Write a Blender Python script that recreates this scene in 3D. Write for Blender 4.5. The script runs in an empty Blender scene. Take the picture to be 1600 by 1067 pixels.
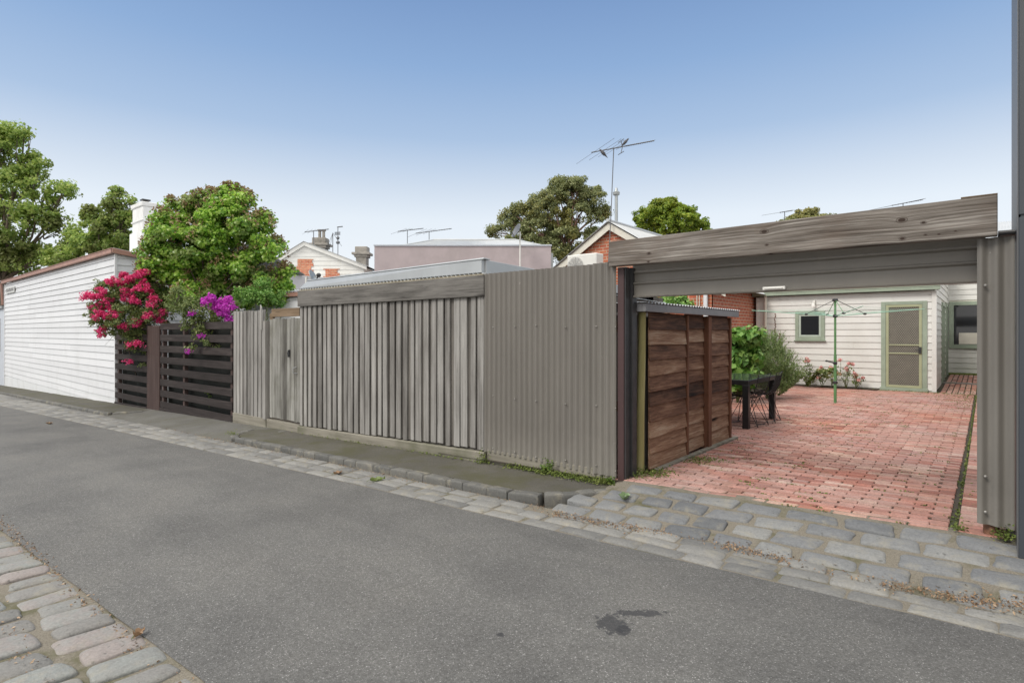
import bpy, math, random
import numpy as np
from mathutils import Vector, Matrix, Euler
from mathutils import noise as mnoise

R_ = random.Random(7)
rad = math.radians
sc = bpy.context.scene
COL = sc.collection

# ------------------------------------------------------------------ camera
TH = rad(39.74)
cd = bpy.data.cameras.new('camera'); cam = bpy.data.objects.new('camera', cd); COL.objects.link(cam)
cam.location = (0, 0, 1.45); cam.rotation_euler = (rad(90), 0, TH)
cd.sensor_width = 36; cd.lens = 890 / 1600 * 36; cd.shift_y = -13.5 / 1600
cd.clip_start = 0.05; cd.clip_end = 1500
sc.camera = cam

# ------------------------------------------------------------------ world
SUN_EL, SUN_AZ = rad(48), rad(200)      # azimuth clockwise from +Y
W = bpy.data.worlds.new("World"); sc.world = W; W.use_nodes = True
wn = W.node_tree; wn.nodes.clear()
wo = wn.nodes.new('ShaderNodeOutputWorld'); bg = wn.nodes.new('ShaderNodeBackground')
bg.inputs['Strength'].default_value = 0.1
sky = wn.nodes.new('ShaderNodeTexSky'); sky.sky_type = 'NISHITA'; sky.sun_disc = False
sky.sun_elevation = SUN_EL; sky.sun_rotation = SUN_AZ; sky.air_density = 1.0; sky.dust_density = 1.5; sky.ozone_density = 1.5
tc = wn.nodes.new('ShaderNodeTexCoord'); sep = wn.nodes.new('ShaderNodeSeparateXYZ')
wn.links.new(tc.outputs['Generated'], sep.inputs[0])
ramp = wn.nodes.new('ShaderNodeValToRGB'); cr = ramp.color_ramp
# thin high haze: white at the horizon, clearing upwards, bright cloud deck added overhead (outside the frame) for neutral light
stops = [(0.0, (5.9, 6.05, 6.2)), (0.12, (5.8, 6.05, 6.3)), (0.19, (5.4, 5.8, 6.2)), (0.24, (4.4, 4.95, 5.65)), (0.32, (2.75, 3.65, 5.0)),
         (0.42, (1.8, 2.8, 4.5)), (0.52, (1.25, 2.1, 3.8)), (0.62, (4.5, 5.2, 6.2)), (0.75, (12, 11.7, 11.2))]
cr.elements[0].position = 0; cr.elements[0].color = (*stops[0][1], 1)
cr.elements[1].position = stops[1][0]; cr.elements[1].color = (*stops[1][1], 1)
for p, c in stops[2:]:
    e = cr.elements.new(p); e.color = (*c, 1)
wn.links.new(sep.outputs['Z'], ramp.inputs[0])
mx = wn.nodes.new('ShaderNodeMix'); mx.data_type = 'RGBA'; mx.inputs[0].default_value = 0.88
wn.links.new(sky.outputs[0], mx.inputs[6]); wn.links.new(ramp.outputs[0], mx.inputs[7])
# extra brightness added to the unseen sky behind the camera, as fill light
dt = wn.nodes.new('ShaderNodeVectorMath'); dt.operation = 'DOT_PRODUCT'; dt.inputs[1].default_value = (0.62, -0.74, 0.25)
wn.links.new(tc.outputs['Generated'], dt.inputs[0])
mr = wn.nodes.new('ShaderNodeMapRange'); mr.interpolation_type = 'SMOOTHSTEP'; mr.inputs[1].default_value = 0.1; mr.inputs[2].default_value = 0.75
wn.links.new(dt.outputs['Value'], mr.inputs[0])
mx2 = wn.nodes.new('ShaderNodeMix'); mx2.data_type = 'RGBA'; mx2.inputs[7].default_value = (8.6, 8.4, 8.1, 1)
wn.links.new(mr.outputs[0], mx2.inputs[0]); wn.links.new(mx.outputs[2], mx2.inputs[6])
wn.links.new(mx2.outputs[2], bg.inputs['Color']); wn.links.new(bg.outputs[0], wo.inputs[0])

sl = bpy.data.lights.new('sun', 'SUN'); sl.energy = 1.5; sl.angle = rad(22); sl.color = (1.0, 0.95, 0.87)
so = bpy.data.objects.new('sun', sl); COL.objects.link(so); so.location = (0, -5, 20)
sd = Vector((math.sin(SUN_AZ) * math.cos(SUN_EL), math.cos(SUN_AZ) * math.cos(SUN_EL), math.sin(SUN_EL)))
so.rotation_euler = sd.to_track_quat('Z', 'Y').to_euler()
sc.view_settings.view_transform = 'Standard'; sc.view_settings.look = 'None'
sc.view_settings.exposure = 0.66; sc.view_settings.gamma = 1.0
try:
    sc.cycles.max_bounces = 8; sc.cycles.transparent_max_bounces = 12; sc.cycles.sample_clamp_indirect = 8
except Exception: pass

# ------------------------------------------------------------------ helpers
SN, CS = math.sin(TH), math.cos(TH)
def at_y(u, v, Y):
    k = (u - 800) / 890; m = (520 - v) / 890; d = Y / (CS + SN * k)
    return Vector((d * (-SN + CS * k), Y, 1.45 + m * d))
def at_d(u, v, d):
    k = (u - 800) / 890; m = (520 - v) / 890
    return Vector((d * (-SN + CS * k), d * (CS + SN * k), 1.45 + m * d))
def at_z(u, v, z=0.0):
    return at_d(u, v, (1.45 - z) * 890 / (v - 520))
def G(x):
    x = max(-45, min(6, x)); return 0.028 * (x + 2.76)

class MB:
    def __init__(s): s.v = []; s.f = []
    def add(s, vs, fs):
        n = len(s.v); s.v.extend([tuple(p) for p in vs]); s.f.extend([tuple(i + n for i in f) for f in fs])
    def box(s, x0, x1, y0, y1, z0, z1):
        s.add([(x0,y0,z0),(x1,y0,z0),(x1,y1,z0),(x0,y1,z0),(x0,y0,z1),(x1,y0,z1),(x1,y1,z1),(x0,y1,z1)],
              [(0,3,2,1),(4,5,6,7),(0,1,5,4),(1,2,6,5),(2,3,7,6),(3,0,4,7)])
    def hexa(s, p):   # 8 points in box order
        s.add(p, [(0,3,2,1),(4,5,6,7),(0,1,5,4),(1,2,6,5),(2,3,7,6),(3,0,4,7)])
    def obox(s, c, ax, ay, az):   # centre and half axes
        c = Vector(c); ax = Vector(ax); ay = Vector(ay); az = Vector(az)
        s.hexa([c-ax-ay-az, c+ax-ay-az, c+ax+ay-az, c-ax+ay-az, c-ax-ay+az, c+ax-ay+az, c+ax+ay+az, c-ax+ay+az])
    def bar(s, a, b, w, t, up=(0,0,1)):
        a = Vector(a); b = Vector(b); d = b - a; L = d.length
        if L < 1e-6: return
        d.normalize(); up = Vector(up)
        if abs(d.dot(up)) > .97: up = Vector((0, 1, 0))
        x = d.cross(up).normalized(); y = x.cross(d).normalized()
        s.obox((a + b) / 2, d * L / 2, x * w / 2, y * t / 2)
    def tube(s, pts, r, n=8, caps=True):
        pts = [Vector(p) for p in pts]; m = len(pts)
        rs = r if isinstance(r, (list, tuple)) else [r] * m
        rings = []; prev = None
        for i, p in enumerate(pts):
            d = (pts[min(i+1, m-1)] - pts[max(i-1, 0)])
            if d.length < 1e-9: d = Vector((0,0,1))
            d.normalize()
            if prev is None:
                up = Vector((0,0,1)) if abs(d.z) < .9 else Vector((1,0,0))
                x = d.cross(up).normalized()
            else:
                x = prev - d * prev.dot(d)
                x = x.normalized() if x.length > 1e-6 else d.cross(Vector((0,0,1))).normalized()
            prev = x; y = d.cross(x)
            rings.append([p + (x * math.cos(2*math.pi*k/n) + y * math.sin(2*math.pi*k/n)) * rs[i] for k in range(n)])
        vs = [q for rg in rings for q in rg]; fs = []
        for i in range(m - 1):
            for k in range(n):
                a = i*n + k; b = i*n + (k+1) % n
                fs.append((a, b, b + n, a + n))
        if caps:
            fs.append(tuple(range(n))[::-1]); fs.append(tuple((m-1)*n + k for k in range(n)))
        s.add(vs, fs)
    def lathe(s, c, prof, n=16):
        c = Vector(c); vs = []; fs = []
        for (r, z) in prof:
            for k in range(n):
                a = 2*math.pi*k/n; vs.append(c + Vector((r*math.cos(a), r*math.sin(a), z)))
        for i in range(len(prof)-1):
            for k in range(n):
                a = i*n+k; b = i*n+(k+1)%n; fs.append((a,b,b+n,a+n))
        fs.append(tuple(range(n))[::-1]); fs.append(tuple((len(prof)-1)*n+k for k in range(n)))
        s.add(vs, fs)
    def ball(s, c, rx, ry, rz, n=8, m=6):
        c = Vector(c); vs = [c + Vector((0,0,-rz))]; fs = []
        for i in range(1, m):
            t = math.pi*i/m - math.pi/2
            for k in range(n):
                a = 2*math.pi*k/n
                vs.append(c + Vector((rx*math.cos(t)*math.cos(a), ry*math.cos(t)*math.sin(a), rz*math.sin(t))))
        vs.append(c + Vector((0,0,rz))); top = len(vs)-1
        for k in range(n):
            fs.append((0, 1+(k+1)%n, 1+k)); fs.append((top, 1+(m-2)*n+k, 1+(m-2)*n+(k+1)%n))
        for i in range(m-2):
            for k in range(n):
                a = 1+i*n+k; b = 1+i*n+(k+1)%n; fs.append((a,b,b+n,a+n))
        s.add(vs, fs)
    def grid(s, f, nu, nv):
        vs = [f(i/nu, j/nv) for i in range(nu+1) for j in range(nv+1)]
        s.add(vs, [(i*(nv+1)+j, (i+1)*(nv+1)+j, (i+1)*(nv+1)+j+1, i*(nv+1)+j+1) for i in range(nu) for j in range(nv)])
    def build(s, name, mat, parent=None, local=False, smooth=None, bevel=0, seg=1):
        me = bpy.data.meshes.new(name)
        inv = None
        if parent is not None and not local:
            inv = ROOTM[parent.name].inverted()
        vs = s.v
        if inv is not None:
            a = np.array(vs, dtype=float); mt = np.array(inv)
            a = a @ mt[:3,:3].T + mt[:3,3]; vs = a.tolist()
        me.from_pydata(vs, [], s.f); me.update()
        me.materials.append(mat)
        o = bpy.data.objects.new(name, me); COL.objects.link(o)
        if parent is not None: o.parent = parent; ROOTM[o.name] = ROOTM[parent.name]
        else: ROOTM[o.name] = Matrix.Identity(4)
        if smooth is not None:
            me.shade_smooth()
            if smooth < 179: me.set_sharp_from_angle(angle=rad(smooth))
        if bevel:
            b = o.modifiers.new('bevel', 'BEVEL'); b.width = bevel; b.segments = seg; b.limit_method = 'ANGLE'
        return o
ROOTM = {}
def tag(o, label=None, cat=None, group=None, kind=None):
    if label: o['label'] = label
    if cat: o['category'] = cat
    if group: o['group'] = group
    if kind: o['kind'] = kind
    return o
def thing(name, label, cat, loc=(0,0,0), rotz=0, group=None):
    o = bpy.data.objects.new(name, None); COL.objects.link(o)
    o.location = loc; o.rotation_euler = (0,0,rotz); o.empty_display_size = .2
    ROOTM[o.name] = Matrix.Translation(Vector(loc)) @ Matrix.Rotation(rotz, 4, 'Z')
    return tag(o, label, cat, group)
def copy_tree(o, parent=None):
    c = o.copy(); COL.objects.link(c); c.parent = parent
    ROOTM[c.name] = Matrix.Identity(4)
    for ch in [x for x in o.children]: copy_tree(ch, c)
    return c

# ------------------------------------------------------------------ materials
class NT:
    def __init__(s, name):
        s.m = bpy.data.materials.new(name); s.m.use_nodes = True; s.t = s.m.node_tree
        s.p = s.t.nodes['Principled BSDF']; s.tc = None
    def n(s, kind, **kw):
        x = s.t.nodes.new(kind)
        for k, v in kw.items(): setattr(x, k, v)
        return x
    def l(s, a, b): s.t.links.new(a, b)
    def coord(s, scale=(1,1,1), rot=(0,0,0)):
        if s.tc is None: s.tc = s.n('ShaderNodeTexCoord')
        mp = s.n('ShaderNodeMapping'); mp.inputs['Scale'].default_value = scale; mp.inputs['Rotation'].default_value = rot
        s.l(s.tc.outputs['Object'], mp.inputs[0]); return mp.outputs[0]
    def noise(s, scale, detail=4, rough=.55, vec=None, dist=0):
        x = s.n('ShaderNodeTexNoise'); x.inputs['Scale'].default_value = scale; x.inputs['Detail'].default_value = detail
        x.inputs['Roughness'].default_value = rough; x.inputs['Distortion'].default_value = dist
        s.l(vec if vec is not None else s.coord(), x.inputs['Vector']); return x.outputs['Fac']
    def ramp(s, fac, stops):
        x = s.n('ShaderNodeValToRGB'); e = x.color_ramp.elements
        e[0].position, e[0].color = stops[0][0], (*stops[0][1], 1); e[1].position, e[1].color = stops[1][0], (*stops[1][1], 1)
        for p, c in stops[2:]:
            q = e.new(p); q.color = (*c, 1)
        s.l(fac, x.inputs[0]); return x.outputs[0]
    def mix(s, fac, a, b, mode='MIX'):
        x = s.n('ShaderNodeMix', data_type='RGBA', blend_type=mode)
        for i, q in ((0, fac), (6, a), (7, b)):
            if isinstance(q, (int, float)): x.inputs[i].default_value = q
            elif isinstance(q, tuple): x.inputs[i].default_value = (*q, 1)
            else: s.l(q, x.inputs[i])
        return x.outputs[2]
    def math(s, op, a, b=None, clamp=False):
        x = s.n('ShaderNodeMath', operation=op, use_clamp=clamp)
        for i, q in ((0, a), (1, b)):
            if q is None: continue
            if isinstance(q, (int, float)): x.inputs[i].default_value = q
            else: s.l(q, x.inputs[i])
        return x.outputs[0]
    def island(s):
        return s.n('ShaderNodeNewGeometry').outputs['Random Per Island']
    def color(s, c):
        if isinstance(c, tuple): s.p.inputs['Base Color'].default_value = (*c, 1)
        else: s.l(c, s.p.inputs['Base Color'])
    def rough(s, r):
        if isinstance(r, (int, float)): s.p.inputs['Roughness'].default_value = r
        else: s.l(r, s.p.inputs['Roughness'])
    def bump(s, h, strength=.3, dist=.01):
        b = s.n('ShaderNodeBump'); b.inputs['Strength'].default_value = strength; b.inputs['Distance'].default_value = dist
        s.l(h, b.inputs['Height']); s.l(b.outputs[0], s.p.inputs['Normal'])

def m_plain(name, c, rough=.6, var=.15, scale=6, metal=0, bump=.0, dirt=None, spec=None):
    t = NT(name); n = t.noise(scale, 5, .6)
    lo = tuple(x*(1-var) for x in c); hi = tuple(min(1, x*(1+var)) for x in c)
    col = t.ramp(n, [(.3, lo), (.7, hi)])
    if dirt:
        n2 = t.noise(scale*.4, 8, .7); f = t.ramp(n2, [(.5, (0,0,0)), (.72, (1,1,1))])
        col = t.mix(f, col, dirt)
    t.color(col); t.rough(rough); t.p.inputs['Metallic'].default_value = metal
    if spec is not None: t.p.inputs['Specular IOR Level'].default_value = spec
    if bump: t.bump(t.noise(scale*8, 4, .6), bump, .004)
    return t.m

def m_wood(name, stops, axis='z', gscale=30, rough=.85, bump=.35, streak=None, island=.6, stretch=.04, knots=0, contrast=1.35):
    """weathered timber: grain stretched along an axis, tone differing from board to board"""
    t = NT(name)
    sc3 = {'x': (stretch,1,1), 'y': (1,stretch,1), 'z': (1,1,stretch)}[axis]
    isl = t.island()
    # shift the grain per board
    cv = t.n('ShaderNodeVectorMath', operation='ADD'); t.l(t.coord(sc3), cv.inputs[0])
    cm = t.n('ShaderNodeCombineXYZ'); im = t.math('MULTIPLY', isl, 13.0)
    for i in range(3): t.l(im, cm.inputs[i])
    t.l(cm.outputs[0], cv.inputs[1])
    g = t.noise(gscale, 6, .65, cv.outputs[0], .3)
    g2 = t.noise(gscale*.22, 5, .6, cv.outputs[0], 1.2)
    f = t.math('ADD', t.math('MULTIPLY', g, .55), t.math('MULTIPLY', g2, .45))
    f = t.math('ADD', f, t.math('MULTIPLY', t.math('SUBTRACT', isl, .5), island*.35))
    # slow weather stains down each board
    g3 = t.noise(2.6, 5, .6, t.coord({'x': (.5,2,2), 'y': (2,.5,2), 'z': (2,2,.5)}[axis]))
    f = t.math('ADD', f, t.math('MULTIPLY', t.math('SUBTRACT', g3, .5), .45))
    f = t.math('ADD', t.math('MULTIPLY', t.math('SUBTRACT', f, .5), contrast), .5)
    col = t.ramp(f, stops)
    ck = t.ramp(t.noise(gscale*1.6, 3, .5, cv.outputs[0]), [(.66,(0,0,0)), (.70,(.7,.7,.7))])   # drying checks
    col = t.mix(ck, col, tuple(x*.5 for x in stops[0][1]))
    if streak:
        n = t.noise(1.3, 5, .6); fz = t.ramp(n, [(.5,(0,0,0)), (.75,(.8,.8,.8))])
        col = t.mix(fz, col, streak)
    if knots:
        kv = t.coord({'x': (.9,5,5), 'y': (5,.9,5), 'z': (5,5,.9)}[axis])
        vo = t.n('ShaderNodeTexVoronoi'); vo.inputs['Scale'].default_value = knots; t.l(kv, vo.inputs['Vector'])
        kf = t.ramp(vo.outputs['Distance'], [(.05,(1,1,1)), (.13,(0,0,0))])
        col = t.mix(kf, col, tuple(x*.45 for x in stops[0][1]))
    t.color(col); t.rough(rough); t.p.inputs['Specular IOR Level'].default_value = .25
    t.bump(f, bump, .006)
    return t.m

def m_leaf(name, stops, trans=.35, patch=None, patch_scale=.6, rough=.5):
    t = NT(name); isl = t.island()
    n = t.noise(1.1, 3, .5)
    f = t.math('ADD', t.math('MULTIPLY', isl, .6), t.math('MULTIPLY', n, .4))
    col = t.ramp(f, stops)
    if patch:
        n2 = t.noise(patch_scale, 3, .5); pf = t.ramp(t.math('ADD', n2, t.math('MULTIPLY', isl, .12)), [(.56,(0,0,0)), (.66,(1,1,1))])
        col = t.mix(pf, col, patch)
    t.color(col); t.rough(rough)
    tr = t.n('ShaderNodeBsdfTranslucent'); t.l(col, tr.inputs[0])
    ms = t.n('ShaderNodeMixShader'); ms.inputs[0].default_value = trans
    t.l(t.p.outputs[0], ms.inputs[1]); t.l(tr.outputs[0], ms.inputs[2])
    t.l(ms.outputs[0], t.t.nodes['Material Output'].inputs[0])
    return t.m

def m_glass(name, c=(.02,.022,.025)):
    t = NT(name); t.color(c); t.rough(.04); t.p.inputs['Specular IOR Level'].default_value = .6
    return t.m

def m_brick(name, c1, c2, mortar, axis='x', w=.24, h=.086):
    t = NT(name)
    rot = (rad(90),0,0) if axis == 'x' else (rad(90), 0, rad(90))
    tcn = t.n('ShaderNodeTexCoord'); sp = t.n('ShaderNodeSeparateXYZ'); t.l(tcn.outputs['Object'], sp.inputs[0])
    cb = t.n('ShaderNodeCombineXYZ'); t.l(sp.outputs['X' if axis == 'x' else 'Y'], cb.inputs[0]); t.l(sp.outputs['Z'], cb.inputs[1])
    b = t.n('ShaderNodeTexBrick'); b.inputs['Scale'].default_value = 1; b.inputs['Brick Width'].default_value = w
    b.inputs['Row Height'].default_value = h; b.inputs['Mortar Size'].default_value = .009; b.inputs['Mortar Smooth'].default_value = .1
    b.inputs['Color1'].default_value = (*c1,1); b.inputs['Color2'].default_value = (*c2,1); b.inputs['Mortar'].default_value = (*mortar,1)
    t.l(cb.outputs[0], b.inputs['Vector'])
    n = t.noise(9, 5, .6); v = t.ramp(n, [(.3,(.75,.75,.75)), (.7,(1.15,1.15,1.15))])
    t.color(t.mix(1.0, b.outputs['Color'], v, 'MULTIPLY')); t.rough(.85)
    t.bump(t.math('SUBTRACT', 1.0, b.outputs['Fac']), .6, .008)
    return t.m

# asphalt
def m_asphalt():
    t = NT('asphalt')
    vo = t.n('ShaderNodeTexVoronoi'); vo.inputs['Scale'].default_value = 225; t.l(t.coord(), vo.inputs['Vector'])
    sepc = t.n('ShaderNodeSeparateColor'); t.l(vo.outputs['Color'], sepc.inputs[0])
    agg = t.ramp(sepc.outputs[0], [(0,(.10,.098,.094)), (.6,(.133,.131,.126)), (.92,(.162,.16,.156)), (.97,(.21,.208,.202)), (.997,(.36,.355,.35))])
    n = t.noise(55, 3, .7); fine = t.ramp(n, [(.3,(.75,.75,.75)), (.7,(1.2,1.2,1.2))])
    col = t.mix(1.0, agg, fine, 'MULTIPLY')
    big = t.ramp(t.noise(.8, 6, .65), [(.33,(.80,.80,.81)), (.5,(1,1,1)), (.68,(1.14,1.13,1.11))])
    col = t.mix(1.0, col, big, 'MULTIPLY')
    streak = t.ramp(t.noise(1.0, 4, .6, t.coord((.25,1.6,1))), [(.35,(.9,.9,.9)), (.65,(1.06,1.06,1.05))])
    col = t.mix(1.0, col, streak, 'MULTIPLY')
    # oil stain and a few little spots
    st = at_z(968, 990, -.1)
    def blob(cx, cy, rx, ry, thr, rotd, sc_=9):
        mp = t.n('ShaderNodeMapping'); mp.vector_type = 'TEXTURE'
        mp.inputs['Location'].default_value = (cx, cy, 0); mp.inputs['Rotation'].default_value = (0,0,rad(rotd)); mp.inputs['Scale'].default_value = (rx, ry, 10)
        t.l(t.tc.outputs['Object'], mp.inputs[0])
        ln = t.n('ShaderNodeVectorMath', operation='LENGTH'); t.l(mp.outputs[0], ln.inputs[0])
        nn = t.noise(sc_, 5, .65)
        v = t.math('ADD', ln.outputs['Value'], t.math('MULTIPLY', t.math('SUBTRACT', nn, .5), 3.0))
        return t.ramp(v, [(thr, (1,1,1)), (thr+.12, (0,0,0))])
    s1 = at_z(955, 990, -.1); s2 = at_z(1003, 973, -.1); s3 = at_z(972, 1003, -.1)
    a = blob(s1.x, s1.y, .085, .10, .85, 40, 24); b = blob(s2.x, s2.y, .15, .045, .75, 38, 26); c0 = blob(s3.x, s3.y, .04, .05, .8, 0, 18)
    c2 = at_z(782, 1005, -.1); c = blob(c2.x, c2.y, .03, .02, .7, 0, 20)
    for f in (a, b, c0, c):
        col = t.mix(t.math('MULTIPLY', f, .75), col, (.035,.036,.04))
    t.color(col); t.rough(.9); t.p.inputs['Specular IOR Level'].default_value = .3
    t.bump(t.math('ADD', vo.outputs['Distance'], n), .5, .004)
    return t.m

def m_path(name, c, moss=(.07,.08,.035)):
    t = NT(name)
    n = t.noise(80, 4, .7); col = t.ramp(n, [(.3, tuple(x*.65 for x in c)), (.7, tuple(x*1.35 for x in c))])
    big = t.ramp(t.noise(1.2, 6, .65), [(.3,(.75,.75,.75)), (.7,(1.15,1.15,1.12))])
    col = t.mix(1.0, col, big, 'MULTIPLY')
    mf = t.ramp(t.noise(1.7, 7, .7), [(.44,(0,0,0)), (.62,(.8,.8,.8))])
    col = t.mix(mf, col, moss)
    t.color(col); t.rough(.92); t.bump(n, .5, .006)
    return t.m

def m_stone(name, stops, lich=.0):
    t = NT(name); isl = t.island()
    n = t.noise(14, 6, .65); f = t.math('ADD', t.math('MULTIPLY', isl, .62), t.math('MULTIPLY', n, .45))
    col = t.ramp(f, stops)
    n2 = t.noise(70, 4, .7); col = t.mix(1.0, col, t.ramp(n2, [(.3,(.8,.8,.8)), (.7,(1.18,1.18,1.18))]), 'MULTIPLY')
    pit = t.ramp(t.noise(26, 3, .5), [(.66,(0,0,0)), (.72,(.6,.6,.6))]); col = t.mix(pit, col, (.06,.06,.055))
    if lich:
        col = t.mix(t.ramp(t.noise(5, 7, .7), [(.52,(0,0,0)), (.7,(lich,lich,lich))]), col, (.30,.27,.20))
    t.color(col); t.rough(.8); t.bump(t.math('ADD', n, t.math('MULTIPLY', n2, .5)), .55, .01)
    return t.m

def m_sand(name, c1, c2, moss, mossthr=.55):
    t = NT(name); n = t.noise(110, 4, .7); col = t.ramp(n, [(.3, c1), (.7, c2)])
    mf = t.ramp(t.noise(2.3, 7, .7), [(mossthr,(0,0,0)), (mossthr+.12,(1,1,1))])
    col = t.mix(mf, col, moss); t.color(col); t.rough(.95); t.bump(n, .6, .008)
    return t.m

def m_paver():
    t = NT('red_paving_brick'); isl = t.island()
    n = t.noise(30, 5, .65)
    f = t.math('ADD', t.math('MULTIPLY', isl, .75), t.math('MULTIPLY', n, .25))
    col = t.ramp(f, [(.08,(.20,.095,.08)), (.25,(.34,.14,.105)), (.42,(.43,.20,.155)), (.58,(.46,.26,.215)), (.72,(.36,.205,.18)), (.86,(.54,.40,.33)), (.97,(.42,.17,.115))])
    hue = t.ramp(t.noise(.45, 3, .5), [(.35,(1.06,.93,.84)), (.65,(.97,1.02,1.10))]); col = t.mix(1.0, col, hue, 'MULTIPLY')
    big = t.noise(.7, 4, .6); col = t.mix(t.ramp(big, [(.42,(0,0,0)), (.62,(.55,.55,.55))]), col, (.46,.30,.26))
    dirt = t.ramp(t.noise(4.5, 7, .75), [(.45,(0,0,0)), (.70,(.6,.6,.6))]); col = t.mix(dirt, col, (.19,.125,.09))
    fine = t.ramp(t.noise(70, 4, .7), [(.3,(.72,.72,.72)), (.7,(1.18,1.18,1.18))]); col = t.mix(1.0, col, fine, 'MULTIPLY')
    moss = t.ramp(t.noise(3.0, 8, .75), [(.60,(0,0,0)), (.70,(.55,.55,.55))]); col = t.mix(moss, col, (.10,.10,.04))
    t.color(col); t.rough(.85); t.bump(n, .4, .006)
    return t.m

def m_paint(name, c, rough=.45, axis='x', grime=(.35,.34,.30), amt=.35, bumps=.12, vstreak=True):
    """painted boards with light grime, flaking and vertical runs"""
    t = NT(name); isl = t.island()
    base = t.ramp(t.math('ADD', t.math('MULTIPLY', isl, .5), t.math('MULTIPLY', t.noise(3, 5, .6), .5)),
                  [(.2, tuple(x*.93 for x in c)), (.8, tuple(min(.95, x*1.04) for x in c))])
    g = t.ramp(t.noise(1.6, 8, .7, t.coord((1,1,.45))), [(.5,(0,0,0)), (.78,(amt,amt,amt))])
    col = t.mix(g, base, grime)
    fl = t.ramp(t.noise(23, 4, .75, t.coord((.25,.25,1.6))), [(.70,(0,0,0)), (.74,(.55,.55,.55))])
    col = t.mix(fl, col, tuple(x*.8 for x in grime))
    t.color(col); t.rough(rough); t.bump(t.noise(18, 5, .6, t.coord((.15,.15,1.5))), bumps, .004)
    return t.m

def m_metal_sheet(name, c, rough=.45, metal=.0, streak=.25, dust=(.42,.40,.37), dustband=False):
    t = NT(name)
    n = t.noise(2.2, 6, .65, t.coord((1,1,.3)))
    col = t.ramp(n, [(.3, tuple(x*(1-streak) for x in c)), (.7, tuple(x*(1+streak*.6) for x in c))])
    sc_ = t.ramp(t.noise(16, 5, .8, t.coord((1,1,.6))), [(.685,(0,0,0)), (.72,(.7,.7,.7))])
    col = t.mix(sc_, col, dust)
    if dustband:
        sp = t.n('ShaderNodeSeparateXYZ'); t.l(t.tc.outputs['Object'], sp.inputs[0])
        hz = t.math('ADD', sp.outputs['Z'], t.math('MULTIPLY', t.noise(4, 6, .7), .45))
        bf = t.ramp(hz, [(.28,(.5,.5,.5)), (.62,(0,0,0))]); col = t.mix(bf, col, (.25,.235,.21))
        sc2 = t.ramp(t.noise(9, 7, .85, t.coord((1.3,1,.35))), [(.66,(0,0,0)), (.70,(.6,.6,.6))]); col = t.mix(sc2, col, (.30,.28,.25))
    t.color(col); t.rough(rough); t.p.inputs['Metallic'].default_value = metal
    t.bump(t.noise(5, 4, .6), .12, .01)
    return t.m

M = {}
M['asphalt'] = m_asphalt()
M['path'] = m_path('path_asphalt', (.095,.089,.074), (.068,.066,.030))
M['crossover'] = m_path('crossover_asphalt', (.135,.132,.122), (.10,.097,.075))
M['bluestone'] = m_stone('bluestone', [(.15,(.095,.10,.105)), (.45,(.155,.16,.165)), (.75,(.20,.203,.20)), (1,(.26,.255,.235))], .6)
M['kerbstone'] = m_stone('kerb_bluestone', [(.15,(.085,.085,.08)), (.5,(.11,.109,.102)), (.9,(.15,.146,.132))], .7)
M['gutterstone'] = m_stone('gutter_stone', [(.15,(.13,.13,.126)), (.5,(.185,.183,.174)), (.9,(.245,.24,.225))], .6)
M['palestone'] = m_stone('lane_sett', [(.1,(.15,.153,.146)), (.35,(.20,.192,.18)), (.6,(.225,.236,.225)), (.8,(.25,.218,.204)), (1,(.29,.28,.262))], .5)
M['sand'] = m_sand('joint_sand', (.12,.105,.08), (.25,.225,.18), (.10,.095,.05), .52)
M['joint'] = m_sand('paver_joint', (.030,.024,.018), (.075,.058,.042), (.045,.055,.018), .5)
M['soil'] = m_sand('garden_soil', (.04,.032,.024), (.09,.07,.05), (.05,.07,.02), .62)
M['paver'] = m_paver()
M['batten'] = m_wood('weathered_batten', [(.15,(.085,.079,.073)), (.36,(.172,.163,.152)), (.56,(.268,.258,.243)), (.85,(.41,.398,.375))], 'z', 95, island=.6, stretch=.018, bump=.5)
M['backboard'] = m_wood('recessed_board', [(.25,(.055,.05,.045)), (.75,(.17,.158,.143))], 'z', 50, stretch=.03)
M['greybeam'] = m_wood('weathered_beam', [(.2,(.04,.036,.033)), (.45,(.095,.089,.082)), (.75,(.19,.18,.167))], 'x', 60, knots=.55, stretch=.035, bump=.5)
M['gatebeam'] = m_wood('old_lintel', [(.30,(.06,.045,.036)), (.42,(.17,.145,.125)), (.54,(.27,.24,.21)), (.68,(.40,.37,.335))], 'x', 26, bump=.6, streak=(.17,.165,.155), stretch=.06)
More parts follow.
